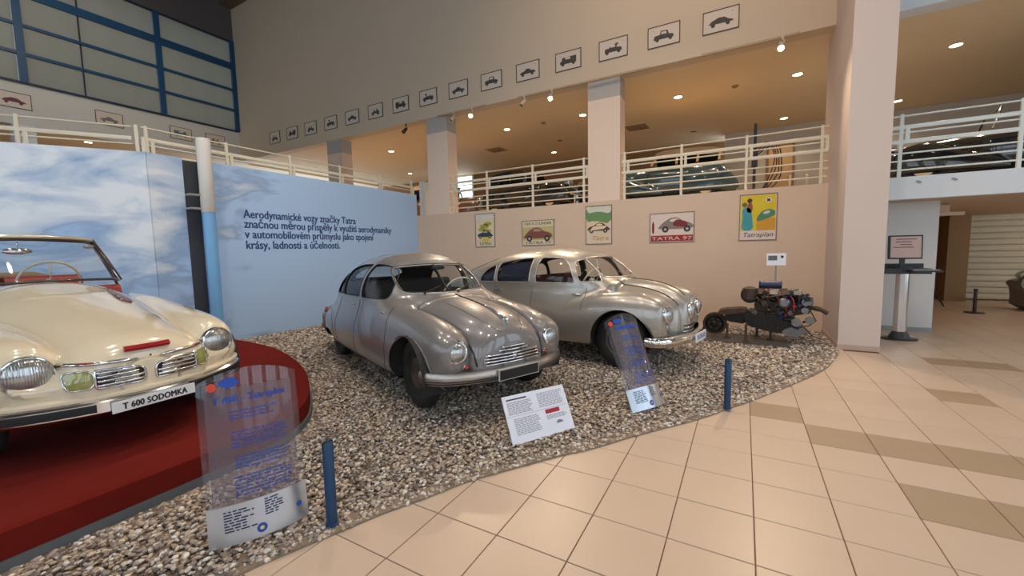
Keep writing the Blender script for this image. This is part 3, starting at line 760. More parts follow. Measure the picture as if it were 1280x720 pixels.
        # groove between wing and bonnet
        seam(sk, root, [(a, s * b) for a, b in GC], 'z', r=.009, name='wing_joint', start=1.3, stop=.3)
        seam(sk, root, [(s * b, z) for z, b in zip(np.linspace(.70, .47, 10), np.linspace(.395, .37, 10))], 'x', r=.009, name='wing_joint', start=.9, stop=.2)
        # pressed line on the bonnet, its soft shade put in as a dark tube
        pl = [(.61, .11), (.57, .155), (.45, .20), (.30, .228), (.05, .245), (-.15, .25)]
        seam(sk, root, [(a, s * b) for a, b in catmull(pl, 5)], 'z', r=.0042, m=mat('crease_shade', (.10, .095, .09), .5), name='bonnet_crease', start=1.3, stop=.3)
        ap = [(.03 + (.405 if math.cos(a) > 0 else .378) * math.cos(a), .33 + .378 * math.sin(a)) for a in np.linspace(-.18, PI + .2, 26)]
        seam(sk, root, ap, 'y', s, .008, PAINT1, name='arch_lip')
        wheel_well(root, .03, .33, .385, .46, .80, s)
        wheel(root, 0, s * .625, .335, .13, s, TYRE, mat('rim_brown_black', (.03, .025, .022), .5), mat('hub_dull', (.10, .085, .07), .35, .6), capr=.52)
        wheel(root, -2.70, s * .63, .335, .13, s, TYRE, MATS['rim_brown_black'], MATS['hub_dull'], capr=.52)
        # headlight, turn lamp
        headlight(root, (.553, s * .545, .617), .088, CHROME, LENS, yaw=s * .13, bez=.26, depth=.06, tilt=.20)
        lp = sk.trace([(s * .455, .475)], 'x', start=.9, stop=.2)[0] + np.array((.012, 0, 0))
        lo_ = MB().lathe([(.030, -.03), (.031, .0), (.024, .008)], 16, lambda a, b, c: (lp[0] + c, lp[1] + a, lp[2] + b)).build('turn_lamp', CHROME, root, True)
        MB().lathe([(.024, .006), (.018, .018), (.001, .023)], 16, lambda a, b, c: (lp[0] + c, lp[1] + a, lp[2] + b)).build('lens', mat('red_lens', (.35, .02, .012), .15, coat=1), lo_, True)
    seam(sk, root, WS, 'x', r=.013, m=mat('pale_bright_trim', srgb(205, 195, 185), .25, .5), closed=True, name='windscreen_frame', start=.2, stop=-1.4)
    seam(sk, root, WS, 'x', r=.007, m=BLACK, closed=True, name='windscreen_seal', start=.2, stop=-1.4, lift=.010)
    sk.build('windscreen', 'windscreen', GLASS, root, offset=-.008, side=-1)
    sk.build('windscreen', 'windscreen', GLASS, root, offset=-.008, side=1)
    seam(sk, root, [(0, z) for z in np.linspace(1.03, 1.33, 8)], 'x', r=.010, m=BLACK, name='windscreen_divider', start=.2, stop=-1.4)
    sk.build('rear_window', 'rear_window', GLASS, root, offset=-.01)
    # bright strip along the bonnet with ornament
    seam(sk, root, [(x, 0) for x in np.linspace(.50, -.40, 24)], 'z', r=.010, m=SEAM, name='bonnet_hinge', start=1.3, stop=.3)
    cs = sk.trace([(x, 0) for x in np.linspace(.53, .05, 16)], 'z', start=1.3, stop=.3, lift=.006)
    MB().tube(cs.tolist(), [.016 - .0007 * k for k in range(16)], 8).build('bonnet_strip', CHROME, root, True)
    ob = cs[0]
    MB().ell((ob[0] + .005, 0, ob[2] + .012), (.035, .014, .03), 12, 8).tube([(ob[0] + .02, 0, ob[2] - .005), (ob[0] + .03, 0, ob[2] - .05), (ob[0] + .03, 0, ob[2] - .09)], [.012, .010, .003], 8).build('bonnet_ornament', CHROME, root, True)
    # grille bars
    for k, (z, hw) in enumerate(((.615, .13), (.587, .17), (.555, .30), (.527, .315), (.500, .315), (.473, .30))):
        pts = sk.trace([(y, z) for y in np.linspace(-hw, hw, 21)], 'x', start=1.1, stop=.3, lift=.006)
        MB().tube(pts.tolist(), .0085, 8).build('grille_bar', CHROME, root, True)
        if k < 5:
            hw2 = hw - .03
            pts = sk.trace([(y, z - .014) for y in np.linspace(-hw2, hw2, 21)], 'x', start=1.1, stop=.3, lift=-.002)
            MB().tube(pts.tolist(), .006, 6).build('grille_slot', SEAM, root, True)
    eb = sk.trace([(0, .525)], 'x', start=1.1, stop=.3, lift=.012)[0]
    MB().lathe([(.026, -.01), (.026, .006), (.001, .012)], 16, lambda a, b, c: (eb[0] + c, eb[1] + a, eb[2] + b)).build('badge', CHROME, root, True)
    # bumper
    plan = catmull([(.30, -.755, .39), (.42, -.735, .388), (.54, -.62, .387), (.635, -.40, .387), (.675, -.2, .387), (.685, 0, .387), (.675, .2, .387), (.635, .40, .387), (.54, .62, .387), (.42, .735, .388), (.30, .755, .39)], 5)
    BUMP = mat('dull_aluminium', srgb(178, 168, 158), 0.3, 0.85, var=.05)
    bo = MB().sweep(plan, [(.0, -.055), (.022, -.050), (.034, -.025), (.036, .0), (.034, .03), (.020, .055), (.0, .058), (-.03, .05), (-.03, -.05)]).build('bumper', BUMP, root, 0.7)
    for dz in (-.012, -.032):
        MB().sweep([(p[0], p[1], p[2] + dz) for p in plan], [(.030, -.004), (.0385, -.004), (.0385, .004), (.030, .004)]).build('bumper_groove', SEAM, bo)
    MB().box((.728, 0, .388), (.012, .46, .105)).build('plate_frame', mat('plate_edge', (.5, .48, .46), .4), bo, bevel=.003)
    MB().box((.735, 0, .388), (.004, .435, .085)).build('number_plate', mat('blank_plate', (.014, .013, .012), .45), bo)
    for s in (-1, 1): MB().cyl((.4, s * .35, .36), (.64, s * .35, .38), .018, 8).build('bumper_bracket', SEAM, bo)
    # wipers
    for y0, y1 in ((-.30, -.06), (.08, .34)):
        a = sk.trace([(y0, 1.025)], 'x', start=.2, stop=-1.4, lift=.015)[0]; b = sk.trace([(y1, 1.09)], 'x', start=.2, stop=-1.4, lift=.012)[0]
        MB().tube([tuple(a), tuple(b)], .005, 6).cyl(tuple(a - np.array((0, 0, .03))), tuple(a + np.array((0, 0, .01))), .012, 8).build('wiper', SEAM, root)
    # cabin
    MB().prism(chaikin([(-.70, .80), (-.52, .80), (-.56, .985), (-.66, 1.0), (-.76, .97), (-.78, .85)], 2), -.46, .46, lambda u, v, w: (u, w, v)).build('dashboard', LINING, root, 0.6)
    steering_wheel(root, (-.92, .33, .99), .20, .55, CREAM_PLASTIC)
    SEAT1 = mat('dark_grey_cloth', (.045, .038, .035), .95, bump=.4, bscale=150)
    bench(root, -1.30, 0, 1.16, .52, SEAT1, back=.56); bench(root, -2.15, 0, 1.16, .52, SEAT1, back=.56)
    MB().box((-1.5, 0, .30), (2.3, 1.4, .02)).build('cabin_floor', LINING, root)
    m = MB().ell((-.80, 0, 1.30), (.012, .09, .028), 12, 8).build('mirror', SEAM, root, True)
    # rear bumper and lamps
    rp = catmull([(-3.3, -.76, .38), (-3.6, -.60, .38), (-3.84, -.30, .38), (-3.91, 0, .38), (-3.84, .30, .38), (-3.6, .60, .38), (-3.3, .76, .38)], 4)
    MB().sweep(rp, [(.0, -.05), (-.03, -.03), (-.03, .03), (.0, .05), (.02, 0)]).build('rear_bumper', BUMP, root, 0.7)
    for s in (-1, 1):
        p = sk.trace([(-3.40, .60)], 'y', s, lift=.01)[0]
        MB().ell(tuple(p), (.04, .025, .05), 12, 8).build('tail_lamp', MATS['red_lens'], root, True)
    return root
make_grey_saloon()
# ------------------------------------------------------------------ silver streamlined saloon with three headlights
PAINT2 = mat('silver_metallic_paint', srgb(170, 164, 155), 0.34, 0.55, var=0.02, coat=0.8)
def make_silver_saloon():
    root = thing('streamlined_saloon_car', 'silver streamlined saloon car with three headlights and maroon seats by the posters', 'car', (-1.17, 5.648, 0.045), math.radians(-11))
    lower = Hull(tab((.52, .08), (.48, .38), (.3, .52), (0, .60), (-.3, .70), (-.6, .765), (-1.2, .80), (-2.0, .81), (-2.8, .81), (-3.3, .72), (-3.7, .54), (-3.95, .30), (-4.05, .05)),
                 tab((.52, .45), (.3, .62), (0, .80), (-.4, .98), (-1.0, 1.0), (-2.0, 1.0), (-2.7, .95), (-3.2, .82), (-3.6, .66), (-4.05, .45)),
                 K(.12), K(.50), 3.2, x0=-4.05, x1=.53)
    fender = Hull(tab((.635, .03), (.63, .09), (.60, .15), (.5, .20), (.3, .245), (0, .25), (-.3, .20), (-.6, .14), (-.95, .06), (-1.15, .02)),
                  tab((.635, .72), (.62, .80), (.57, .855), (.45, .905), (.25, .945), (.05, .955), (-.2, .93), (-.5, .84), (-.8, .71), (-1.15, .52)),
                  tab((.64, .45), (.5, .35), (.3, .25), (-1.15, .22)),
                  tab((.64, .62), (.3, .58), (-.3, .52), (-1.15, .36)), 2.5, yc=tab((.64, .575), (.4, .57), (0, .58), (-.4, .64), (-.8, .715), (-1.15, .76)), x0=-1.15, x1=.64)
    hood = Hull(tab((.735, .06), (.725, .12), (.68, .17), (.5, .205), (.1, .27), (-.3, .36), (-.5, .42)),
                tab((.735, .66), (.73, .74), (.70, .83), (.62, .905), (.50, .965), (.30, 1.025), (.02, 1.062), (-.30, 1.082), (-.5, 1.09)),
                K(.15), tab((.74, .5), (.4, .55), (-.5, .7)), 2.3, x0=-.6, x1=.74)
    rib = Hull(tab((.69, .06), (.68, .18), (.64, .27), (.5, .345), (.2, .42), (-.2, .52), (-.5, .60)),
               tab((.69, .60), (.68, .68), (.64, .77), (.54, .85), (.40, .915), (.15, .975), (-.2, 1.02), (-.5, 1.04)),
               K(.15), tab((.7, .46), (-.5, .66)), 2.5, x0=-.6, x1=.70)
    cabin = Hull(tab((-.20, .44), (-.26, .54), (-.36, .60), (-.60, .665), (-.9, .705), (-1.4, .73), (-2.0, .72), (-2.6, .65), (-3.2, .50), (-3.7, .30), (-4.0, .10)),
                 tab((-.20, 1.06), (-.27, 1.10), (-.40, 1.21), (-.52, 1.315), (-.62, 1.385), (-.74, 1.435), (-.95, 1.475), (-1.3, 1.50), (-1.7, 1.485), (-2.2, 1.405), (-2.7, 1.25), (-3.2, 1.03), (-3.7, .75), (-4.0, .52)),
                 K(.3), K(.92), 2.7, x0=-4.0, x1=-.20)
    warp = lambda h: (lambda x, y, z: h(x + .11 * np.clip((x - .1) / .45, 0, 1), y, z))
    fender, hood, rib = warp(fender), warp(hood), warp(rib)
    def f(x, y, z):
        v = smin(lower(x, y, z), rib(x, y, z), .02)
        v = smin(v, hood(x, y, z), .015)
        v = smin(v, fender(x, y, z), .03)
        return smin(v, cabin(x, y, z), .06)
    sk = Skin(f, (-4.15, -.92, .14), (.82, .92, 1.58), .0175)
    WF = chaikin([(-1.28, 1.03), (-1.20, 1.03), (-.75, 1.035), (-.66, 1.04), (-.67, 1.09), (-.74, 1.22), (-.84, 1.33), (-.95, 1.37), (-1.20, 1.375), (-1.27, 1.37)])
    WR = chaikin([(-2.02, 1.015), (-1.95, 1.015), (-1.46, 1.03), (-1.38, 1.03), (-1.38, 1.08), (-1.38, 1.33), (-1.38, 1.372), (-1.45, 1.372), (-1.75, 1.345), (-2.0, 1.30), (-2.02, 1.26)])
    WQ = chaikin([(-2.42, 1.01), (-2.36, 1.01), (-2.10, 1.015), (-2.07, 1.02), (-2.07, 1.28), (-2.22, 1.235), (-2.36, 1.13)])
    WV = chaikin([(-.60, 1.055), (-.54, 1.055), (-.36, 1.06), (-.33, 1.065), (-.38, 1.12), (-.53, 1.315), (-.60, 1.355), (-.72, 1.33), (-.70, 1.27)])
    side = lambda x, y, z: (np.abs(y) > .34) & (x < -.2) & (z > .98)
    for nm, W in (('glass_front', WF), ('glass_rear', WR), ('glass_quarter', WQ)):
        sk.cut(lambda x, y, z, W=W: sd_poly(x, z, W), nm, side)
    WS = [(-.40, 1.105), (-.2, 1.10), (0, 1.098), (.2, 1.10), (.40, 1.105), (.44, 1.12), (.445, 1.17), (.43, 1.29), (.41, 1.345), (.37, 1.362), (.2, 1.37), (0, 1.372)]
    WS = chaikin(WS + [(-a, b) for a, b in WS[10:4:-1]], 1)
    frontz = lambda x, y, z: (x > -.85) & (z > 1.06) & (x < -.1)
    sk.cut(lambda x, y, z: sd_poly(y, z, WS), 'windscreen', lambda x, y, z: frontz(x, y, z) & (np.abs(y) < .5))
    sk.cut(lambda x, y, z: sd_poly(x, z, WV), 'glass_vent', lambda x, y, z: (np.abs(y) > .40) & (x > -.85) & (z > 1.0))
    sk.cut(lambda x, y, z: np.hypot(x - .05, z - .35) - .40, 'arch', lambda x, y, z: (np.abs(y) > .42) & (x > -.6) & (x < .53) & (z < .80))
    sk.cut(lambda x, y, z: np.hypot(x + 2.85, (z - .20) * 1.5) - .38, 'arch', lambda x, y, z: (np.abs(y) > .5) & (x < -2.3) & (z < .5))
    sk.cut(lambda x, y, z: z - (.27 + .07 * np.clip((x - .3) / .2, 0, 1)), 'underside')
    sk.flatten(lambda x: .27 + .07 * np.clip((x - .3) / .2, 0, 1))
    RB = [(-3.3, .0), (-3.2, .36), (-2.35, .36), (-2.35, -.36), (-3.2, -.36)]
    sk.cut(lambda x, y, z: sd_poly(x, y, RB), 'rear_slot', lambda x, y, z: (x < -2.2) & (z > 1.0))
    DF = [(-1.31, .29), (-.60, .29), (-.50, .45), (-.50, .985), (-1.31, .985)]
    DR = [(-2.05, .29), (-1.335, .29), (-1.335, .985), (-2.05, .97)]
    dside = lambda x, y, z: (np.abs(y) > .45) & (x > -2.3) & (x < -.3) & (z < 1.05)
    sk.cut(lambda x, y, z: sd_poly(x, z, DF), 'door_front', dside)
    sk.cut(lambda x, y, z: sd_poly(x, z, DR), 'door_rear', dside)
    HB = [(.60, -.14), (.1, -.22), (-.28, -.34), (-.24, 0), (-.28, .34), (.1, .22), (.60, .14)]
    sk.cut(lambda x, y, z: sd_poly(x, y, HB), 'bonnet', lambda x, y, z: (z > .85) & (x > -.5), only=('body',))
    creases = [('bonnet_joint', crease(sk, hood, rib, np.linspace(.52, -.24, 26), np.linspace(.08, .5, 80))), ('wing_joint', crease(sk, rib, fender, np.linspace(.47, -.05, 22), np.linspace(.25, .6, 80)))]
    sk.build('body', 'body', PAINT2, root)
    sk.build('bonnet', 'bonnet', PAINT2, root)
    sk.build('underside', 'floor_pan', SEAM, root)
    sk.build('rear_slot', 'rear_louvre_panel', PAINT2, root, offset=.006)
    sk.build(('body', 'door_front', 'door_rear', 'bonnet'), 'interior_lining', LINING, root, offset=-.018)
    CURT = mat('dark_blue_curtain', (.016, .02, .045), .9, var=.5, scale=10, stretch=(6, 1, .4), bump=.4, bscale=20)
    for s in (-1, 1):
        for reg, hx, hz in (('door_front', -.60, .885), ('door_rear', -1.95, .89)):
            d = sk.build(reg, 'door', PAINT2, root, side=s)
            hp = sk.trace([(hx - .07, hz), (hx - .03, hz), (hx + .03, hz), (hx + .06, hz)], 'y', s, lift=.02)
            hb = sk.trace([(hx + .05, hz)], 'y', s, lift=-.01)[0]
            MB().tube(hp.tolist(), [.007, .010, .010, .007], 8).cyl(tuple(hb), tuple(hp[-2]), .011, 8).build('handle', CHROME, d, True)
        for reg in ('glass_front', 'glass_rear', 'glass_quarter', 'glass_vent'):
            sk.build(reg, 'side_window', GLASS, root, offset=-.012, side=s)
        sk.build(('glass_rear', 'glass_quarter'), 'curtain', CURT, root, offset=-.05, side=s) if s < 0 else None
        for W in (WF, WR, WQ):
            seam(sk, root, W, 'y', s, .007, MATS['pale_bright_trim'], closed=True, name='window_frame')
        seam(sk, root, WV, 'y', s, .007, MATS['pale_bright_trim'], closed=True, name='window_frame')
        for q in ([(-.49, .98), (-.495, .85), (-.50, .70)], [(-1.322, .98), (-1.322, .6), (-1.322, .30)], [(-2.05, .95), (-2.05, .6), (-2.05, .30)]):
            seam(sk, root, catmull(q, 6), 'y', s, .0035)
        for nm, C in creases:
            seam(sk, root, [(a, s * b) for a, b in C], 'z', r=.007, name=nm, start=1.3, stop=.3)
        ap = [(.05 + .40 * math.cos(a), .35 + .40 * math.sin(a)) for a in np.linspace(-.1, PI + .15, 26)]
        seam(sk, root, ap, 'y', s, .008, PAINT2, name='arch_lip')
        sp = [(-3.24, .28), (-3.22, .5), (-3.1, .66), (-2.85, .73), (-2.6, .66), (-2.48, .5), (-2.46, .28)]
        seam(sk, root, catmull(sp, 4), 'y', s, .0035)
        wheel_well(root, .05, .35, .41, .42, .80, s)
        for wx in (0, -2.85):
            wheel(root, wx, s * .625, .345, .145, s, TYRE, mat('rim_silver', (.12, .115, .11), .4, .4), mat('hub_soft', (.12, .115, .11), .4, .5), capr=.5)
        headlight(root, (.548, s * .572, .70), .088, CHROME, LENS, yaw=s * .12, bez=.2, depth=.08, tilt=.12)
        # oval horn grille between the lamps, small drop lamp under the headlight
        hg = sk.trace([(s * .30, .66)], 'x', start=1.1, stop=.2, lift=.0)[0]
        MB().ell(tuple(hg), (.012, .028, .045), 14, 8).build('horn_grille', CHROME, root, True)
        dl = sk.trace([(s * .57, .555)], 'x', start=1.1, stop=.2, lift=.0)[0]
        MB().ell(tuple(dl), (.014, .016, .028), 12, 8).build('side_lamp', LENS, root, True)
    hl = sk.trace([(0, .70)], 'x', start=1.1, stop=.2)[0]
    headlight(root, (hl[0] + .008, 0, .695), .084, CHROME, LENS, bez=.22, depth=.08)
    seam(sk, root, WS, 'x', r=.011, m=MATS['pale_bright_trim'], closed=True, name='windscreen_frame', start=.2, stop=-1.2)
    sk.build('windscreen', 'windscreen', GLASS, root, offset=-.008)
    seam(sk, root, [(x, 0) for x in np.linspace(.55, -.22, 26)], 'z', r=.008, m=SEAM, name='bonnet_hinge', start=1.3, stop=.3)
    for k, z in enumerate((.515, .49, .465, .44)):
        pts = sk.trace([(y, z) for y in np.linspace(-.16, .16, 13)], 'x', start=1.1, stop=.2, lift=.004)
        MB().tube(pts.tolist(), .0075, 6).build('grille_slot', SEAM if k % 2 == 0 else CHROME, root, True)
    plan = catmull([(.36, -.775, .40), (.46, -.76, .395), (.55, -.66, .39), (.62, -.46, .39), (.67, -.22, .39), (.69, 0, .39), (.67, .22, .39), (.62, .46, .39), (.55, .66, .39), (.46, .76, .395), (.36, .775, .40)], 5)
    bo = MB().sweep(plan, [(.0, -.065), (.020, -.058), (.036, -.03), (.040, .0), (.034, .03), (.018, .05), (.0, .054), (-.03, .05), (-.03, -.055)]).build('bumper', CHROME, root, 0.7)
    MB().box((.742, 0.02, .375), (.010, .40, .115)).build('number_plate', mat('white_plate', (.82, .83, .85), .4), bo, bevel=.003)
    text_mesh('plate_text', 'TATRA 87', .078, mat('plate_blue_ink', srgb(40, 80, 170), .5), bo, (.7475, .02, .349), (PI / 2, 0, PI / 2), 'CENTER', .0006, sx=.92, fat=.0018)
    for y0 in (-.28, .10):
        a = sk.trace([(y0, 1.10)], 'x', start=.2, stop=-1.2, lift=.015)[0]; b = sk.trace([(y0 + .14, 1.24)], 'x', start=.2, stop=-1.2, lift=.012)[0]
        MB().tube([tuple(a), tuple(b)], .003, 6).build('wiper', CHROME, root)
    steering_wheel(root, (-.62, -.30, 1.06), .19, .55, CREAM_PLASTIC)
    MB().prism(chaikin([(-.46, .82), (-.32, .82), (-.34, 1.03), (-.42, 1.06), (-.50, 1.02), (-.52, .88)], 2), -.42, .42, lambda u, v, w: (u, w, v)).build('dashboard', LINING, root, 0.6)
    SEAT2 = mat('maroon_leather', (.10, .018, .016), .55, bump=.2, bscale=120)
    for y in (-.30, .30): bench(root, -1.10, y, .54, .56, SEAT2, back=.50)
    bench(root, -1.95, 0, 1.15, .56, SEAT2, back=.56)
    for s in (-1, 1): MB().box((-1.2, s * .60, .90), (1.0, .02, .16)).build('door_card', SEAT2, root)
    MB().box((-1.4, 0, .32), (2.3, 1.3, .02)).build('cabin_floor', LINING, root)
    # tail fin
    fin = chaikin([(-2.35, 1.36), (-2.8, 1.30), (-3.3, 1.16), (-3.75, .92), (-3.98, .62), (-3.95, .50), (-3.4, .80), (-2.6, 1.2)], 2)
    MB().prism(fin, -.012, .012, lambda u, v, w: (u, w, v)).build('tail_fin', PAINT2, root, 0.6)
    rp = catmull([(-3.4, -.72, .40), (-3.75, -.56, .40), (-4.02, -.26, .40), (-4.10, 0, .40), (-4.02, .26, .40), (-3.75, .56, .40), (-3.4, .72, .40)], 4)
    MB().sweep(rp, [(.0, -.05), (-.03, -.03), (-.03, .03), (.0, .05), (.02, 0)]).build('rear_bumper', CHROME, root, 0.7)
    return root
make_silver_saloon()
# ------------------------------------------------------------------ cream open convertible on the red platform
PAINT3 = mat('cream_enamel', srgb(228, 214, 186), 0.16, 0.0, var=0.02, coat=1.0)
def make_convertible():
    root = thing('convertible_car', 'cream open convertible car with chrome grille standing on the red platform', 'car', (-4.40, 1.17, 0.222), math.radians(2.5))
    lower = Hull(tab((.70, .12), (.68, .34), (.64, .48), (.56, .60), (.40, .69), (.1, .77), (-.4, .83), (-1.3, .85), (-2.3, .85), (-3.0, .80), (-3.5, .66), (-3.85, .42), (-4.05, .12)),
                 tab((.70, .50), (.6, .53), (.4, .58), (0, .70), (-.6, .86), (-1.2, .93), (-2.2, .93), (-3.0, .88), (-3.6, .76), (-4.05, .55)),
                 K(.14), K(.48), 3.0, x0=-4.05, x1=.71)
    fender = Hull(tab((.585, .08), (.575, .125), (.52, .16), (.34, .185), (0, .20), (-.4, .21), (-.8, .18), (-1.3, .08)),
                  tab((.585, .66), (.575, .71), (.52, .762), (.34, .81), (.05, .845), (-.3, .875), (-.8, .92), (-1.3, .93)),
                  tab((.585, .50), (.55, .42), (.3, .3), (-1.3, .4)),
                  tab((.54, .58), (0, .62), (-1.3, .72)), 2.3, yc=tab((.585, .525), (.2, .54), (-.4, .59), (-1.3, .68)), x0=-1.3, x1=.59)
    hood = Hull(tab((.775, .16), (.765, .29), (.72, .375), (.62, .42), (.4, .455), (0, .52), (-.5, .60), (-1.0, .66), (-1.35, .68)),
                tab((.775, .60), (.768, .645), (.74, .695), (.66, .745), (.48, .80), (.2, .87), (-.2, .955), (-.6, 1.035), (-1.0, 1.095), (-1.35, 1.09)),
                K(.16), tab((.85, .46), (.4, .52), (-1.35, .62)), 2.25, x0=-1.36, x1=.78)
    tail = Hull(tab((-2.3, .74), (-2.8, .72), (-3.3, .58), (-3.7, .38), (-4.0, .10)), tab((-2.3, 1.02), (-2.8, .99), (-3.3, .90), (-3.7, .76), (-4.0, .6)), K(.3), K(.6), 2.5, x0=-4.0, x1=-2.35)
    def f(x, y, z):
        v = smin(lower(x, y, z), fender(x, y, z), .07)
        v = smin(v, hood(x, y, z), .05)
        v = smin(v, tail(x, y, z), .06)
        # open cockpit
        pit = np.maximum(np.maximum(np.abs(x + 1.86) - .62, np.abs(y) - .66), .36 - z)
        return smax(v, -pit, .03)
    sk = Skin(f, (-4.15, -.92, .14), (.93, .92, 1.12), .0175)
    sk.cut(lambda x, y, z: np.hypot(x - .02, z - .34) - .385, 'arch', lambda x, y, z: (np.abs(y) > .42) & (x > -.6) & (x < .55) & (z < .80))
    sk.cut(lambda x, y, z: np.hypot(x + 2.70, (z - .22) * 1.3) - .38, 'arch', lambda x, y, z: (np.abs(y) > .5) & (x < -2.2) & (z < .55))
    sk.cut(lambda x, y, z: z - (.24 + .10 * np.clip((x - .3) / .3, 0, 1)), 'underside')
    sk.flatten(lambda x: .24 + .10 * np.clip((x - .3) / .3, 0, 1))
    sk.cut(lambda x, y, z: np.maximum(np.abs(x + 1.86) - .60, np.abs(y) - .645), 'cockpit', lambda x, y, z: (z < .90) & (np.abs(x + 1.86) < .64) & (np.abs(y) < .68))
    DF = [(-2.20, .28), (-1.10, .28), (-1.10, .93), (-2.20, .93)]
    sk.cut(lambda x, y, z: sd_poly(x, z, DF), 'door', lambda x, y, z: (np.abs(y) > .68) & (x < -1) & (x > -2.3))
    HB = chaikin([(.80, -.28), (.5, -.40), (-.3, -.50), (-.95, -.54), (-1.0, 0), (-.95, .54), (-.3, .50), (.5, .40), (.80, .28)], 1)
    sk.cut(lambda x, y, z: sd_poly(x, y, HB), 'bonnet', lambda x, y, z: (z > .64) & (x > -1.2))
    sk.build('body', 'body', PAINT3, root); sk.build('bonnet', 'bonnet', PAINT3, root)
    sk.build('underside', 'floor_pan', SEAM, root)
    RED = mat('red_leather', (.30, .030, .022), .45, bump=.2, bscale=120)
    sk.build('cockpit', 'cockpit_trim', RED, root)
    def air_scoop():
        sc = [(-.78, .33), (-.70, .295), (-.36, .235), (-.22, .24), (-.19, .285), (-.28, .325), (-.55, .345)]
        B = sk.trace([(a, b) for a, b in chaikin(sc, 2)], 'z', start=1.2, stop=.3, lift=.012)
        T = sk.trace([(-.42, .285)], 'z', start=1.2, stop=.3, lift=.03)[0]
        B0 = sk.trace([(a, b) for a, b in chaikin(sc, 2)], 'z', start=1.2, stop=.3, lift=-.01)
        n = len(B); mb = MB()
        mb.add([tuple(p) for p in B] + [tuple(p) for p in B0] + [tuple(T)], [(i, (i + 1) % n, n + (i + 1) % n, n + i) for i in range(n)] + [(i, 2 * n, (i + 1) % n) for i in range(n)])
        sco = mb.build('air_scoop', mat('burgundy_enamel', (.11, .008, .014), .25, coat=.3), root, 0.8)
        for k in range(1, 6):
            ed = sk.trace([(-.74 + .10 * k, .315 - .016 * k)], 'z', start=1.2, stop=.3, lift=.016)[0]
            MB().ell(tuple(ed), (.009, .009, .007), 8, 6).build('scoop_stud', CHROME, sco, True)
    for s in (-1, 1):
        d = sk.build('door', 'door', PAINT3, root, side=s)
        hp = sk.trace([(-2.02, .80), (-1.96, .80), (-1.90, .80)], 'y', s, lift=.02)
        MB().tube(hp.tolist(), [.008, .011, .008], 8).build('handle', CHROME, d, True)
        for q in ([(-1.10, .80), (-1.10, .6), (-1.10, .29)], [(-2.20, .76), (-2.20, .6), (-2.20, .29)]): seam(sk, root, catmull(q, 6), 'y', s, .0035)
        wheel_well(root, .02, .34, .39, .44, .80, s)
        for wx in (0, -2.70): wheel(root, wx, s * .63, .335, .145, s, TYRE, mat('cream_rim', (.5, .42, .28), .4), CHROME, capr=.5)
        headlight(root, (.592, s * .530, .590), .112, CHROME, LENS, yaw=s * .10, bez=.10, depth=.12)
        if s > 0: air_scoop()
        # chrome moulding from headlight towards the nose
        mo = sk.trace([(s * y, z) for y, z in zip(np.linspace(.40, .06, 14), np.linspace(.622, .608, 14))], 'x', start=1.1, stop=.3, lift=.004)
        mm = MB().tube(mo.tolist(), [.014] * 11 + [.012, .010, .005], 8).build('nose_moulding', CHROME, root, True)
        rb = sk.trace([(s * y, z + .001) for y, z in zip(np.linspace(.34, .285, 5), np.linspace(.620, .618, 5))], 'x', start=1.1, stop=.3, lift=.016)
        MB().tube(rb.tolist(), .0065, 6).build('red_inlay', mat('red_enamel', (.36, .012, .015), .25, coat=.8), mm, True)
        # yellow fog lamp in a chrome surround
        fo = [(s * a, b) for a, b in rrect(.115, .115, .035, 4, .347, .522)]
        F = sk.trace(fo, 'x', start=1.1, stop=.2, lift=.004)
        fl = MB().tube(F.tolist(), .006, 6, closed=True).build('fog_lamp', CHROME, root, True)
        Fi = sk.trace([(s * a, b) for a, b in rrect(.106, .106, .032, 4, .347, .522)], 'x', start=1.1, stop=.2, lift=.003); cen = Fi.mean(0) + np.array((.018, 0, 0)); n = len(Fi)
        mid = Fi * .6 + cen * .4 + np.array((.006, 0, 0))
        MB().add([tuple(p) for p in Fi] + [tuple(p) for p in mid] + [tuple(cen + np.array((.006, 0, 0)))], [(i, (i + 1) % n, n + (i + 1) % n, n + i) for i in range(n)] + [(n + i, n + (i + 1) % n, 2 * n) for i in range(n)]).build('lens', mat('yellow_lens', (.34, .34, .10), .12, var=.3, scale=15, coat=1), fl, True)
        # grille opening with bright bars
        go = [(s * a, b) for a, b in chaikin([(.03, .455), (.045, .45), (.27, .455), (.282, .463), (.285, .49), (.282, .57), (.27, .577), (.075, .562), (.045, .55), (.03, .525)], 2)]
        Go = sk.trace(go, 'x', start=1.1, stop=.2, lift=.004)
        gl = MB().tube(Go.tolist(), .008, 6, closed=True).build('grille', CHROME, root, True)
        Gb = sk.trace(go, 'x', start=1.1, stop=.2, lift=.002); n = len(Gb); c0 = Gb.mean(0)
        MB().add([tuple(p) for p in Gb] + [tuple(c0)], [(i, (i + 1) % n, n) for i in range(n)]).build('grille_backing', SEAM, gl)
        for z in (.474, .502, .530, .555):
            y1 = .276; y0 = .04 if z < .525 else .065
            pts = sk.trace([(s * y, z) for y in np.linspace(y0, y1, 9)], 'x', start=1.1, stop=.2, lift=.010)
            MB().tube(pts.tolist(), .0105, 8).build('grille_bar', CHROME, gl, True)
        for yy in (.295, .305): pass
    # red name bar, centre seam
    rb = sk.trace([(y, .675) for y in np.linspace(-.125, .125, 11)], 'x', start=1.1, stop=.3, lift=.012)
    MB().tube(rb.tolist(), .021, 8).build('red_name_bar', MATS['red_enamel'], root, 0.7)
    bh = sk.trace([(0.01, .617)], 'x', start=1.1, stop=.3, lift=.002)[0]
    MB().ell(tuple(bh), (.004, .007, .007), 8, 6).build('crank_hole', SEAM, root, True)
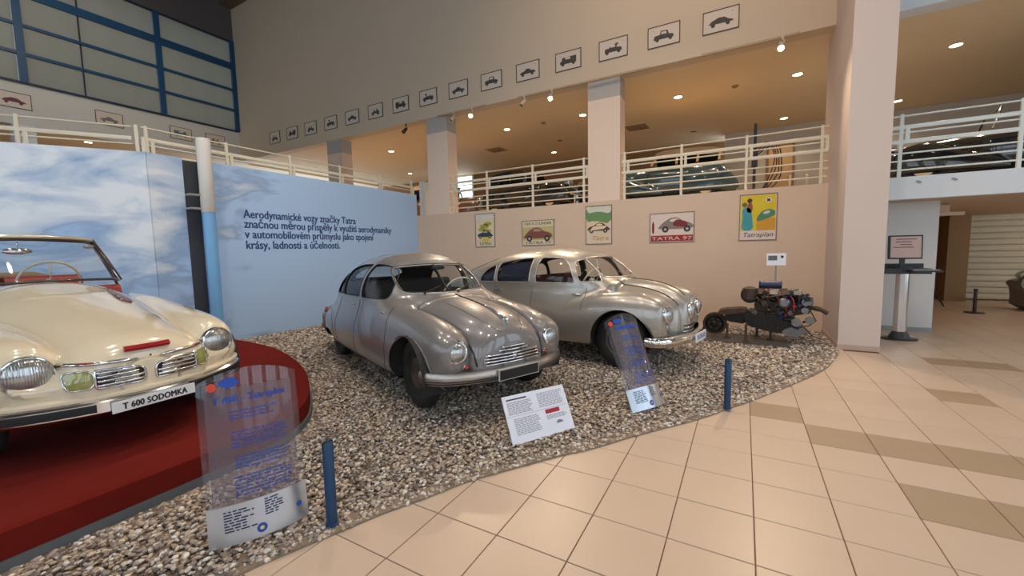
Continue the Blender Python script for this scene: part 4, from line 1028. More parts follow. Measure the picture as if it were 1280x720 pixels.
    # bumper: cream valance, chrome bar with a dark rubber strip
    plan = catmull([(.20, -.80, .345), (.40, -.765, .342), (.56, -.64, .338), (.68, -.45, .335), (.76, -.24, .332), (.785, 0, .33), (.76, .24, .332), (.68, .45, .335), (.56, .64, .338), (.40, .765, .342), (.20, .80, .345)], 5)
    bo = MB().sweep(plan, [(-.02, -.052), (.012, -.050), (.026, -.035), (.026, .030), (.012, .045), (-.02, .047)]).build('bumper', CHROME, root, 0.7)
    for k, (i0, i1) in enumerate(((2, 20), (30, 48))):
        MB().sweep(plan[i0:i1], [(.022, -.026), (.033, -.026), (.035, 0), (.033, .024), (.022, .024)]).build('rubber_strip', BLACK, bo, 0.7)
    MB().sweep([(p[0] - .01, p[1] * .99, p[2] + .062) for p in plan], [(-.05, -.022), (.012, -.02), (.030, -.006), (.030, .010), (.014, .022), (-.05, .026)]).build('bumper_valance', PAINT3, bo, 0.7)
    MB().box((.823, 0, .318), (.010, .475, .075)).build('number_plate', MATS['white_plate'], bo, bevel=.003)
    text_mesh('plate_text', 'T 600 SODOMKA', .058, mat('plate_black_ink', (.012, .012, .012), .5), bo, (.8285, 0, .297), (PI / 2, 0, PI / 2), 'CENTER', .0006, sx=.80, spacing=1.05, fat=.003)
    # windscreen: chrome-and-dark frame with panes
    DARK = mat('dark_frame', (.035, .02, .016), .35, coat=.5)
    bot = [(-1.36, -.62, 1.075), (-1.16, -.49, 1.095), (-1.05, -.25, 1.105), (-1.02, 0, 1.11), (-1.05, .25, 1.105), (-1.16, .49, 1.095), (-1.36, .62, 1.075)]
    top = [(-1.64, -.53, 1.495), (-1.52, -.42, 1.505), (-1.44, -.22, 1.515), (-1.42, 0, 1.52), (-1.44, .22, 1.515), (-1.52, .42, 1.505), (-1.64, .53, 1.495)]
    bc, tc_ = catmull(bot, 5), catmull(top, 5)
    wf = MB().tube(tc_, .019, 8).build('windscreen_frame', mat('cream_chrome', srgb(215, 205, 180), .22, .5), root, True)
    MB().tube([tuple(np.array(p) - np.array((.0, 0, .03))) for p in tc_], .013, 6).build('header_seal', DARK, wf, True)
    MB().tube(bc, .014, 6).build('base_seal', DARK, wf, True)
    for e in (0, -1):
        MB().tube([bc[e], tuple((np.array(bc[e]) * .5 + np.array(tc_[e]) * .5) + np.array((.01, 0, 0))), tc_[e]], [.032, .028, .024], 8).build('windscreen_pillar', DARK, wf, True)
        q = np.array(bc[e]) + np.array((.03, 0, 0)); r_ = np.array(tc_[e]) + np.array((.02, 0, 0))
        MB().tube([tuple(q), tuple(r_)], .009, 6).build('pillar_trim', CHROME, wf, True)
        # quarter light behind the pillar
        sgn = -1 if e == 0 else 1
        q0 = (-1.50, sgn * .665, 1.0); q1 = (-1.74, sgn * .575, 1.45)
        MB().tube([q0, q1], .012, 6).build('quarter_post', DARK, wf, True)
    n = len(bc)
    MB().add([tuple(p) for p in bc] + [tuple(p) for p in tc_], [(i, i + 1, n + i + 1, n + i) for i in range(n - 1)]).build('windscreen', GLASS, root, True)
    MB().ell((-1.50, -.03, 1.385), (.02, .10, .030), 14, 8).cyl((-1.50, -.03, 1.40), (-1.47, -.03, 1.47), .006, 6).build('mirror', CHROME, root, True)
    for s in (-1, 1): MB().ell((-1.50, s * .46, 1.43), (.02, .045, .022), 12, 6).build('sun_visor_clip', LENS, root, True)
    MB().prism(chaikin([(-1.40, .70), (-1.26, .70), (-1.24, 1.0), (-1.30, 1.045), (-1.42, 1.0), (-1.44, .8)], 2), -.60, .60, lambda u, v, w: (u, w, v)).build('dashboard', RED, root, 0.6)
    steering_wheel(root, (-1.52, .16, 1.08), .215, .35, CREAM_PLASTIC)
    for y in (-.32, .32): bench(root, -1.95, y, .58, .58, RED, back=.50)
    bench(root, -2.30, 0, 1.2, .64, RED, back=.38, depth=.3)
    hood_f = MB()
    for k in range(5): hood_f.tube([(-2.50 - .05 * k, -.60, 1.02), (-2.52 - .05 * k, -.3, 1.13 - .01 * k), (-2.52 - .05 * k, .3, 1.13 - .01 * k), (-2.50 - .05 * k, .60, 1.02)], .045, 8)
    hood_f.build('folded_hood', mat('tan_canvas', (.30, .22, .13), .9, bump=.3, bscale=150), root, True)
    rp = catmull([(-3.5, -.72, .40), (-3.85, -.52, .40), (-4.10, -.24, .40), (-4.16, 0, .40), (-4.10, .24, .40), (-3.85, .52, .40), (-3.5, .72, .40)], 4)
    MB().sweep(rp, [(.0, -.05), (-.03, -.03), (-.03, .03), (.0, .05), (.02, 0)]).build('rear_bumper', CHROME, root, 0.7)
    return root
make_convertible()
# ------------------------------------------------------------------ printed sky wall
def sky_print():
    m = bpy.data.materials.new('printed_sky'); m.use_nodes = True; nt = m.node_tree; b = nt.nodes['Principled BSDF']
    b.inputs['Roughness'].default_value = .42
    geo = nd(nt, 'ShaderNodeNewGeometry'); sep = nd(nt, 'ShaderNodeSeparateXYZ'); nt.links.new(geo.outputs['Position'], sep.inputs[0])
    mp = nd(nt, 'ShaderNodeMapping'); mp.inputs['Scale'].default_value = (.8, .8, 2.0); mp.inputs['Rotation'].default_value = (.35, 0, 0)
    nt.links.new(geo.outputs['Position'], mp.inputs['Vector'])
    no = nd(nt, 'ShaderNodeTexNoise'); no.inputs['Scale'].default_value = 1.15; no.inputs['Detail'].default_value = 7; no.inputs['Roughness'].default_value = .55; no.inputs['Distortion'].default_value = .5
    nt.links.new(mp.outputs['Vector'], no.inputs['Vector'])
    # the printed picture: cloud bank on the left, clear blue to the right and below
    ry = nd(nt, 'ShaderNodeMapRange'); ry.inputs['From Min'].default_value = 2.6; ry.inputs['From Max'].default_value = 6.2; ry.inputs['To Min'].default_value = .12; ry.inputs['To Max'].default_value = -.34
    nt.links.new(sep.outputs['Y'], ry.inputs['Value'])
    rz = nd(nt, 'ShaderNodeMapRange'); rz.inputs['From Min'].default_value = 1.2; rz.inputs['From Max'].default_value = 2.8; rz.inputs['To Min'].default_value = -.12; rz.inputs['To Max'].default_value = .04
    nt.links.new(sep.outputs['Z'], rz.inputs['Value'])
    a1 = nd(nt, 'ShaderNodeMath', operation='ADD'); a2 = nd(nt, 'ShaderNodeMath', operation='ADD')
    nt.links.new(no.outputs['Fac'], a1.inputs[0]); nt.links.new(ry.outputs['Result'], a1.inputs[1]); nt.links.new(a1.outputs[0], a2.inputs[0]); nt.links.new(rz.outputs['Result'], a2.inputs[1])
    cr = nd(nt, 'ShaderNodeValToRGB'); e = cr.color_ramp.elements
    e[0].position = .36; e[0].color = (*srgb(176, 207, 243), 1); e[1].position = .70; e[1].color = (*srgb(232, 238, 244), 1)
    k = e.new(.47); k.color = (*srgb(148, 176, 212), 1); k = e.new(.55); k.color = (*srgb(184, 203, 226), 1)
    nt.links.new(a2.outputs[0], cr.inputs['Fac'])
    nt.links.new(cr.outputs['Color'], b.inputs['Base Color'])
    return m
SKYP = sky_print()
INK = mat('navy_lettering', srgb(34, 66, 120), .5)
pw = thing('printed_sky_wall', 'large blue wall of boards printed with a cloudy sky and Czech lettering', 'display wall', (XP, 5.8, 0))
B = lambda a, b: MB().b2((a[0] - XP, a[1] - 5.8, a[2]), (b[0] - XP, b[1] - 5.8, b[2]))
B((XP - .04, 3.55, .0), (XP, 8.825, 3.145)).build('board', SKYP, pw)
B((XP - .04, 2.86, .0), (XP, 3.32, 3.14)).build('board', SKYP, pw)
B((XP - .10, 3.28, .0), (XP - .06, 3.60, 3.12)).build('dark_backing', mat('backing_grey', srgb(70, 72, 78), .7), pw)
e0 = np.array((XP, 2.84)); dv = np.array((-.84, -1.26)); dv /= np.linalg.norm(dv); nv = np.array((-dv[1], dv[0])); nv = nv if nv[0] > 0 else -nv
for t0, t1 in ((-.012, 2.40), (2.40, 4.4)):
    p, q = e0 + dv * t0, e0 + dv * t1; cxy = (p + q) / 2 - nv * .02
    MB().box((cxy[0] - XP, cxy[1] - 5.8, 1.57), (t1 - t0 - .001, .04, 3.14), rz=math.atan2(dv[1], dv[0])).build('board', SKYP, pw)
for txt, z, w, n in (('Aerodynamické vozy značky Tatra', 2.234, 2.51, 1), ('značnou měrou přispěly k využití aerodynamiky', 2.051, 3.62, 2), ('v automobilovém průmyslu jako spojení', 1.862, 3.02, 3), ('krásy, ladnosti a účelnosti.', 1.664, 2.03, 4)):
    o = text_mesh('lettering', txt, .215, INK, pw, (.0015, 4.205 - 5.8, z), (PI / 2, 0, PI / 2), depth=.001, fat=.006)
    xs = [v.co.x for v in o.data.vertices]; o.scale = (w / (max(xs) - min(xs)), 1, 1)
pole = thing('downpipe_column', 'round pipe column, white above and sky blue below, before the printed wall', 'column', (-7.78, 3.545, .02))
MB().lathe([(.001, 0), (.092, 0), (.092, 2.26)], 28).build('blue_pipe', mat('blue_pipe_paint', srgb(120, 178, 226), .35, var=.05), pole, .8)
MB().lathe([(.092, 2.24), (.101, 2.25), (.101, 3.40), (.092, 3.44), (.001, 3.44)], 28).build('white_sleeve', mat('white_pipe_paint', srgb(226, 220, 212), .35), pole, .8)
for z in (2.30, 2.52): MB().b2((-.16, -.25, z - .015), (0, -.06, z + .015)).build('bracket', GRIM, pole)

# ------------------------------------------------------------------ railings
RAILW = mat('cream_rail_paint', srgb(222, 212, 190), .4, var=.03)
RAILS = ((3.53, 'thin'), (3.355, 'thick'), (3.27, 'thin'), (3.13, 'thick'), (2.95, 'thin'), (2.83, 'thin'), (2.69, 'thin'))
def railing(label, p0, p1, posts, m=RAILW):
    p0, p1 = np.array(p0, float), np.array(p1, float); mid = (p0 + p1) / 2
    r = thing('railing', label, 'railing', (mid[0], mid[1], ZM), math.atan2(*(p1 - p0)[::-1])); Lh = np.linalg.norm(p1 - p0) / 2
    for z, k in RAILS:
        z -= ZM
        if k == 'thin': MB().cyl((-Lh, 0, z), (Lh, 0, z), .013, 8).build('rail', m, r, .8)
        else: MB().prism(rrect(.035, .062, .012, 2), -Lh, Lh, lambda u, v, w, z=z: (w, u, z + v)).build('handrail', m, r, .6)
    for t in posts:
        x = -Lh + t
        po = MB().b2((x - .022, -.018, 0), (x + .022, .018, .99)).build('post', m, r)
        MB().b2((x + .05, -.015, .56), (x + .10, .010, .80)).build('bracket_plate', m, po)
    return r
railing('cream railing on the gallery edge between the two columns above the small posters', (-6.86, 8.90), (-3.05, 8.90), (.10, 1.16, 2.45, 3.72))
railing('cream railing on the gallery edge above the red and yellow posters', (-2.30, 8.90), (1.21, 8.90), (.06, 1.18, 2.30, 3.42))
railing('white railing on the gallery right of the pier', (1.99, 8.92), (8.0, 8.92), (.15, 1.45, 2.9, 4.3, 5.7), mat('white_rail_paint', srgb(226, 232, 226), .4))
railing('long cream railing above the printed sky wall', (-8.12, 2.86), (-8.12, 8.80), (.06, 1.2, 2.38, 3.57, 4.75, 5.90))
ep = e0 + dv * 4.6 - nv * .12; sp_ = e0 - nv * .12 + dv * .16
railing('cream railing turning away at the far left of the printed wall', tuple(ep), tuple(sp_), (.1, 1.35, 3.22, 4.50))

# ------------------------------------------------------------------ framed pictures and posters
FRAME = mat('thin_dark_frame', srgb(84, 56, 44), .5)
MATW = mat('picture_paper', srgb(214, 202, 188), .6, var=.02)
SIL = mat('dark_engraving', (.07, .062, .055), .7, var=.9, scale=30)
GREYI = mat('grey_engraving', (.20, .18, .16), .7, var=.5, scale=30)
def wheelpts(x, y, r): return circle(r, 14, x, y)
def vehicle(kind):
    W = [(-.16, -.085, .045), (.15, -.085, .045)]
    if kind == 0: body = [(-.23, -.08), (-.23, -.01), (-.12, .02), (-.09, .11), (.07, .12), (.09, .03), (.22, .02), (.24, -.08)]
    elif kind == 1: body = [(-.22, -.08), (-.22, .02), (-.1, .03), (-.1, .05), (.1, .13), (.14, .12), (.08, .03), (.22, .0), (.23, -.08)]
    elif kind == 2: body = [(-.24, -.08), (-.24, .10), (.06, .10), (.06, .02), (.10, .10), (.17, .10), (.19, .01), (.24, -.01), (.24, -.08)]
    elif kind == 3: body = [(-.25, -.07), (-.24, -.02), (-.1, .02), (-.04, .07), (.06, .06), (.1, .01), (.23, -.01), (.25, -.07)]
    elif kind == 4: body = [(-.18, -.08), (-.19, .0), (-.12, .0), (-.11, .08), (-.06, .08), (-.05, .0), (.04, .0), (.05, .07), (.09, .07), (.1, -.01), (.18, -.03), (.18, -.08)]; W = [(-.13, -.08, .07), (.14, -.085, .06)]
    else: body = [(-.26, -.06), (-.2, .01), (-.05, .07), (.08, .06), (.16, .0), (.25, -.03), (.26, -.07)]
    return body, W
def wall_picture(label, cat, loc, w, h, kind, rz=0, group=None, flip=1, ink=None, fm=FRAME, name='framed_picture', bt=.014):
    t = thing(name, label, cat, loc, rz, group)
    MB().b2((-w / 2 + .002, -.008, -h / 2 + .002), (w / 2 - .002, .002, h / 2 - .002)).build('sheet', MATW, t)
    MB().b2((-w / 2, -.016, -h / 2), (-w / 2 + bt, .004, h / 2)).b2((w / 2 - bt, -.016, -h / 2), (w / 2, .004, h / 2)).b2((-w / 2, -.016, -h / 2), (w / 2, .004, -h / 2 + bt)).b2((-w / 2, -.016, h / 2 - bt), (w / 2, .004, h / 2)).build('frame', fm, t)
    if kind is not None:
        body, W = vehicle(kind); s = w / .76; fr = lambda u, v, q: (flip * u * s, -.008 - q, v * s)
        mb = MB().prism(body, 0, .0012, fr)
        for x, y, r in W: mb.prism(wheelpts(x, y, r), 0, .0016, fr)
        mb.build('printed_vehicle', ink or SIL, t)
        if kind in (0, 1, 2): MB().prism([(-.07, .035), (-.06, .09), (.05, .095), (.06, .035)], .0012, .0018, fr).build('printed_window', MATW, t)
        MB().prism(circle(.010, 8, .24 * flip, .15), 0, .001, lambda u, v, q: (u * s, -.008 - q, v * s)).build('printed_mark', ink or SIL, t)
    return t
kinds = (5, 0, 1, 2, 3, 0, 3, 1, 2, 4, 3, 1, 4, 2, 4)
ORD = ('first', 'second', 'third', 'fourth', 'fifth', 'sixth', 'seventh', 'eighth', 'ninth', 'tenth', 'eleventh', 'twelfth', 'thirteenth', 'fourteenth', 'fifteenth')
KN = {5: 'low streamlined car', 0: 'dark closed saloon', 1: 'open tourer with a raised hood', 2: 'boxy van', 3: 'low racing car', 4: 'early motor carriage'}
for k in range(15):
    wall_picture('framed print of a %s, %s from the pier, upper wall' % (KN[kinds[k]], ORD[k]), 'picture', (-.478 - k * .9965, YB - .003, 5.67), .60, .40, kinds[k], flip=1 if k % 2 == 0 else -1, group='framed vehicle prints on the upper wall')
for y, lb, kd, ink in ((3.30, 'framed print of a dark red car on the far left wall band', 5, mat('wine_engraving', (.16, .05, .06), .7, var=.4, scale=20)), (5.16, 'framed print of a pale car under the blue windows', 3, GREYI), (6.96, 'framed print with a blue band near the far corner', 2, mat('blue_engraving', (.10, .16, .22), .7, var=.4, scale=20)), (8.0, 'small brown framed print nearest the far corner', 4, mat('brown_engraving', (.12, .06, .035), .7, var=.4))):
    wall_picture(lb, 'picture', (-16.664, y, 5.71), .62, .40, kd, rz=PI / 2, ink=ink, group='framed vehicle prints on the left wall')
def ink(name, *c): return mat(name, srgb(*c), .55, var=.08, scale=8)
def poster(label, x0, z0, w, h, fm=None):
    t = thing('poster', label, 'poster', (x0 + w / 2, YB - .003, z0 + h / 2), group='framed motoring posters on the back wall')
    b = .012
    MB().b2((-w / 2, -.014, -h / 2), (-w / 2 + b, .002, h / 2)).b2((w / 2 - b, -.014, -h / 2), (w / 2, .002, h / 2)).b2((-w / 2, -.014, -h / 2), (w / 2, .002, -h / 2 + b)).b2((-w / 2, -.014, h / 2 - b), (w / 2, .002, h / 2)).build('frame', fm or mat('poster_frame', srgb(112, 96, 80), .4, .3), t)
    return t
def flat(t, name, pts, m, lay=0): return MB().prism(pts, 0, .0008, lambda u, v, q: (u, -.006 - lay * .0009 - q, v)).build(name, m, t)
def rect(x0, z0, x1, z1): return [(x0, z0), (x1, z0), (x1, z1), (x0, z1)]
def ptext(t, s, size, m, x, z, w=None, lay=3, shear=0.0, name='poster_lettering'):
    o = text_mesh(name, s, size, m, t, (x, -.006 - lay * .0009, z), (PI / 2, 0, 0), 'CENTER', .0004, shear=shear)
    if w:
        xs = [v.co.x for v in o.data.vertices]; o.scale = (w / max(1e-3, max(xs) - min(xs)), 1, 1)
    return o
def side_car(t, cx, cz, s, m1, m2, flip=1, lay=1):
    f = lambda L: [(cx + flip * a * s, cz + b * s) for a, b in L]
    flat(t, 'printed_car', f(chaikin([(-.5, -.10), (-.5, .02), (-.36, .10), (-.20, .13), (-.08, .24), (.10, .26), (.30, .17), (.50, -.02), (.52, -.10)], 2)), m1, lay)
    flat(t, 'printed_car_window', f(chaikin([(-.16, .12), (-.06, .21), (.10, .22), (.22, .13)], 1)), m2, lay + 1)
    for x in (-.32, .30): flat(t, 'printed_wheel', f(circle(.095, 16, x, -.10)), ink('poster_black', 30, 28, 28), lay + 1); flat(t, 'printed_hub', f(circle(.045, 12, x, -.10)), ink('poster_grey', 170, 165, 155), lay + 2)
IV = ink('poster_ivory', 214, 202, 170); BK = ink('poster_black', 30, 28, 28)
t = poster('tall cream poster with a small dark car and the word TATRA, leftmost of the five', -6.046, 1.648, .59, .842)
flat(t, 'sheet', rect(-.285, -.41, .285, .41), IV); flat(t, 'pale_sky', rect(-.285, .28, .285, .41), ink('poster_pale', 206, 206, 196), 1)
for a, b_, r in ((-.02, .10, .12), (.08, .16, .10), (-.10, .02, .09), (.06, -.02, .11)): flat(t, 'green_shape', [(a + 1.2 * r * math.cos(q), b_ + .5 * r * math.sin(q)) for q in np.linspace(0, 2 * PI, 9)[:-1]], ink('poster_olive', 168, 160, 70), 1)
flat(t, 'yellow_road', rect(-.09, -.30, .12, -.12), ink('poster_yellow', 206, 190, 90), 1)
side_car(t, 0, -.12, .46, ink('poster_slate', 52, 60, 74), ink('poster_grey', 170, 165, 155), 1, 2)
ptext(t, 'TATRA', .10, BK, 0, -.375, .36)
t = poster('wide cream poster with a brown car and lettering TATRA 77', -4.685, 1.652, .845, .592)
flat(t, 'sheet', rect(-.41, -.285, .41, .285), IV); flat(t, 'ochre_ground', rect(-.41, -.17, .41, .14), ink('poster_ochre', 190, 176, 120), 1)
side_car(t, 0, -.06, .74, ink('poster_brown', 122, 72, 62), ink('poster_tan', 176, 140, 110), -1, 2)
ptext(t, 'DER 8 ZYLINDER', .085, BK, 0, .19, .70); ptext(t, 'TATRA 77', .085, BK, 0, -.26, .68)
t = poster('tall poster with a red and cream car in a green landscape, script Tatra below', -3.08, 1.640, .59, .842)
flat(t, 'sheet', rect(-.285, -.41, .285, .41), ink('poster_cream2', 216, 200, 172)); flat(t, 'green_hills', chaikin([(-.285, .06), (-.1, .10), (.285, .0), (.285, .41), (-.285, .41)], 1), ink('poster_green', 104, 142, 84), 1)
flat(t, 'pale_sky', chaikin([(-.25, .25), (.0, .30), (.27, .22), (.27, .40), (-.25, .40)], 1), ink('poster_pale', 206, 206, 196), 2)
side_car(t, .0, -.08, .50, ink('poster_dark_red', 104, 44, 36), ink('poster_cream3', 226, 206, 176), 1, 3)
flat(t, 'cream_flank', [(-.20, -.12), (.12, -.09), (.20, -.02), (-.12, -.03)], ink('poster_cream3', 226, 206, 176), 5)
ptext(t, 'Tatra', .13, ink('poster_orange', 200, 130, 40), .02, -.33, .36, shear=.35)
t = poster('wide white poster with a maroon and grey car and red TATRA 97 band', -1.702, 1.640, .845, .592)
flat(t, 'sheet', rect(-.41, -.285, .41, .285), ink('poster_offwhite', 222, 204, 192)); flat(t, 'red_band', rect(-.40, -.275, .40, -.155), ink('poster_red', 158, 30, 36), 1)
side_car(t, .08, .03, .66, ink('poster_greybrown', 134, 122, 112), ink('poster_offwhite', 222, 204, 192), -1, 1)
flat(t, 'maroon_flank', chaikin([(.02, .02), (.30, .0), (.30, .10), (.12, .16), (.04, .12)], 1), ink('poster_maroon', 122, 34, 36), 4)
flat(t, 'printed_figure', chaikin([(-.375, -.12), (-.335, -.12), (-.33, .06), (-.345, .13), (-.365, .13), (-.38, .06)], 1), ink('poster_maroon', 122, 34, 36), 2)
ptext(t, 'TATRA 97', .095, ink('poster_offwhite', 222, 204, 192), 0, -.25, .76)
t = poster('tall yellow poster with two figures and a green car, lettering Tatraplan, nearest the pier', -.088, 1.632, .594, .842)
flat(t, 'sheet', rect(-.287, -.41, .287, .41), ink('poster_offwhite', 222, 204, 192)); flat(t, 'yellow_ground', rect(-.275, -.24, .275, .40), ink('poster_bright_yellow', 214, 190, 20), 1)
flat(t, 'orange_ground', rect(-.02, -.24, .275, -.02), ink('poster_gold', 206, 150, 30), 2)
flat(t, 'printed_dress', chaikin([(-.27, -.24), (-.06, -.24), (-.09, .0), (-.11, .16), (-.20, .20), (-.26, .14), (-.24, .0)], 1), ink('poster_teal', 60, 150, 166), 3)
flat(t, 'printed_head', circle(.045, 12, -.215, .235), ink('poster_hair', 110, 96, 60), 4); flat(t, 'printed_figure', chaikin([(-.19, .10), (-.10, .08), (-.08, .20), (-.11, .27), (-.16, .27)], 1), ink('poster_rust', 150, 70, 50), 3)
flat(t, 'printed_head', circle(.042, 12, -.135, .305), ink('poster_dark_hair', 60, 40, 30), 4)
flat(t, 'printed_car', chaikin([(-.03, -.05), (.02, .06), (.10, .13), (.20, .14), (.27, .10), (.27, .02), (.12, -.04), (.02, -.08)], 2), ink('poster_car_green', 76, 128, 100), 4)
flat(t, 'printed_car_window', chaikin([(.06, .06), (.12, .11), (.20, .11), (.16, .05)], 1), ink('poster_pale', 206, 206, 196), 5)
flat(t, 'round_emblem', circle(.05, 16, .16, .30), ink('poster_offwhite', 222, 204, 192), 3); flat(t, 'emblem_star', [(.16 + .04 * math.cos(a) * (1 if k % 2 else .5), .30 + .04 * math.sin(a) * (1 if k % 2 else .5)) for k, a in enumerate(np.linspace(0, 2 * PI, 9)[:-1])], BK, 4)
ptext(t, 'Tatraplan', .115, BK, 0, -.355, .47, shear=.25)

# ------------------------------------------------------------------ curved clear signs, information board, posts
CLEAR = glass('clear_acrylic', (.93, .94, .96), 0.8, .03, (.80, .82, .90))
FILM = glass('frosted_film', (.86, .83, .86), .25, .20, (.36, .32, .35))
BLUEI = mat('blue_sign_ink', srgb(30, 74, 170), .5)
ALU = mat('brushed_aluminium', srgb(196, 202, 210), .28, .85, var=.05, scale=40, stretch=(1, 30, 1))
def curved_sign(label, base, ang, lean, height, title, Wd=.43, sag=.055, seed=1):
    t = thing('information_sign', label, 'sign', (base[0], base[1], .035), ang, group='curved clear information signs')
    L = math.hypot(lean, height); sl = np.array((0, lean, height)) / L; no = np.array((0, -height, lean)) / L
    def at(u, v, d=0): return tuple(np.array((u, 0, 0)) + sl * v + no * (sag * (1 - (2 * u / Wd) ** 2) + d))
    vtop = lambda u: L - .06 * (2 * u / Wd) ** 2
    def sheet(u0, u1, v0, v1, d0, d1, n=14, name='panel', m=CLEAR, top=False):
        vs = []; fs = []
        for k in range(n + 1):
            u = u0 + (u1 - u0) * k / n; vt = min(v1, vtop(u)) if top else v1
            vs += [at(u, v0, d0), at(u, vt, d0), at(u, vt, d1), at(u, v0, d1)]
        for k in range(n):
            a = 4 * k; b = a + 4
            for q in range(4): fs.append((a + q, a + (q + 1) % 4, b + (q + 1) % 4, b + q))
        fs += [(0, 1, 2, 3), (4 * n, 4 * n + 3, 4 * n + 2, 4 * n + 1)]
        return MB().add(vs, fs).build(name, m, t, .5)
    sheet(-Wd / 2, Wd / 2, 0, L, -.003, .003, top=True, name='clear_panel')
    sheet(-Wd / 2 + .03, Wd / 2 - .03, .20, L - .10, .0035, .004, name='frosted_print_film', m=FILM)
    al = sheet(-Wd / 2, Wd / 2, .0, .20, .004, .009, name='metal_base', m=ALU)
    rr = random.Random(seed)
    def words(mb, u0, u1, v, hgt, d):
        u = u0
        while u < u1 - .01:
            w = min(rr.uniform(.012, .045), u1 - u)
            mb.add([at(u, v, d), at(u + w, v, d), at(u + w, v + hgt, d), at(u, v + hgt, d)], [(0, 1, 2, 3)]); u += w + .007
    for v0, nl, uu in ((L - .265, 3, (-.10, .13)), (L - .37, 5, (-.10, .17)), (L - .52, 4, (-.09, .17)), (.235, 6, (-.10, .17))):
        mb = MB()
        for k in range(nl): words(mb, uu[0], uu[1] - rr.uniform(0, .05), v0 + (nl - 1 - k) * .0185 - (.04 if nl == 5 else 0), .0065, .006)
        mb.build('printed_text', BLUEI, t)['kind'] = 'stuff'
    mb = MB()
    for k in range(8): words(mb, -.16, -.02 - rr.uniform(0, .05), .165 - k * .014, .007, .0105)
    for k in range(7): words(mb, .02, .12 - rr.uniform(0, .04), .18 - k * .013, .007, .0105)
    mb.build('printed_text', mat('dark_blue_ink', srgb(30, 46, 90), .5), al)['kind'] = 'stuff'
    disc = lambda u0, v0, r, d: MB().add([at(u0, v0, d)] + [at(u0 + r * math.cos(q), v0 + r * math.sin(q), d) for q in np.linspace(0, 2 * PI, 19)[:-1]], [(0, 1 + k, 1 + (k + 1) % 18) for k in range(18)])
    disc(.0, .045, .024, .0105).build('round_emblem', BLUEI, al); disc(.0, .045, .010, .0112).build('emblem_star', mat('gold_ink', srgb(220, 200, 120), .5), al)
    disc(.185, .09, .014, .0105).build('round_emblem', BLUEI, al)
    disc(-.165, L - .085, .022, .0045).build('red_emblem', mat('red_sign_ink', srgb(214, 70, 50), .5), t)
    mb = disc(-.085, L - .075, .001, .0045); mb = MB().add([at(-.09, L - .07, .0045)] + [at(-.09 + .045 * math.cos(q), L - .07 + .026 * math.sin(q), .0045) for q in np.linspace(0, 2 * PI, 19)[:-1]], [(0, 1 + k, 1 + (k + 1) % 18) for k in range(18)])
    mb.build('blue_oval_emblem', BLUEI, t)
    if title is None:                            # heading too blurred to read: heavy blue strokes
        for u0, u1 in ((-.13, -.055), (-.045, .03), (.045, .14)):
            MB().add([at(u, L - .155 + q, .006) for u, q in ((u0, 0), ((u0 + u1) / 2, 0), (u1, 0), (u1, .032), ((u0 + u1) / 2, .032), (u0, .032))], [(0, 1, 4, 5), (1, 2, 3, 4)]).build('heading_stroke', BLUEI, t)
        return t
    # title, bent onto the curved panel
    o = text_mesh('title_lettering', title, .052, BLUEI, t, (0, 0, 0), (0, 0, 0), 'CENTER', 0.0, fat=.0016)
    me = o.data; co = [v.co.copy() for v in me.vertices]; xs = [c.x for c in co]; s = .33 / (max(xs) - min(xs))
    for v, c in zip(me.vertices, co): v.co = at(c.x * s, L - .175 + c.y * min(1, s * 1.1), .006)
    return t
curved_sign('curved clear sign reading T 600 - Tatraplan standing before the red platform', (-2.225, 1.14), math.radians(67), .15, .88, 'T 600 - Tatraplan', Wd=.46)
curved_sign('curved clear sign leaning before the silver car beside its front wheel', (-.735, 3.83), math.radians(60), .385, .83, None, seed=5)
t = thing('information_board', 'small white tilted information board with a red bar on the gravel', 'sign', (-1.342, 2.866, .035), math.radians(59.7))
_L = math.hypot(.175, .325); _tl = math.atan2(.175, .325)
fr = lambda u, v, w: (u, v * math.sin(_tl) - w * math.cos(_tl), v * math.cos(_tl) + w * math.sin(_tl))
MB().prism(rect(-.30, .0, .30, _L), -.004, .004, fr).build('board', mat('white_board', srgb(228, 230, 240), .35), t)
rr = random.Random(3); GI = mat('grey_print', srgb(168, 168, 182), .6)
def block(u0, u1, v0, v1, n, m=GI, h=.008):
    mb = MB()
    for k in range(n):
        u = u0; v = v1 - (k + 1) * (v1 - v0) / n; end = u1 - rr.uniform(0, .03)
        while u < end:
            w = min(rr.uniform(.012, .04), end - u); mb.prism(rect(u, v, u + w, v + h), .0042, .0048, fr); u += w + .006
    o = mb.build('printed_text', m, t); o['kind'] = 'stuff'; return o
MB().prism(rect(-.27, .33, -.08, .341), .0042, .0048, fr).build('heading_line', mat('board_black_ink', (.03, .03, .05), .6), t)
block(-.27, -.04, .22, .32, 8); block(-.24, .0, .06, .19, 10); block(.02, .27, .225, .345, 9); block(.06, .26, .12, .155, 3)
MB().prism(rect(-.295, .205, .29, .208), .0042, .0048, fr).build('fold_line', GI, t)
MB().prism(rect(.06, .165, .20, .198), .0042, .0050, fr).build('red_bar', mat('red_bar_ink', srgb(170, 16, 36), .5), t)
MB().prism(chaikin([(.13, .075), (.15, .095), (.17, .10), (.20, .09), (.21, .075)], 1), .0042, .0048, fr).build('car_emblem', mat('slate_ink', srgb(110, 120, 136), .6), t)
MB().prism([(.012, 0), (.20, 0), (.155, .26)], -.01, .01, lambda u, v, w: (w, u, v)).build('rear_prop', GRIM, t)
NAVYP = mat('dark_blue_post_paint', srgb(14, 58, 96), .4)
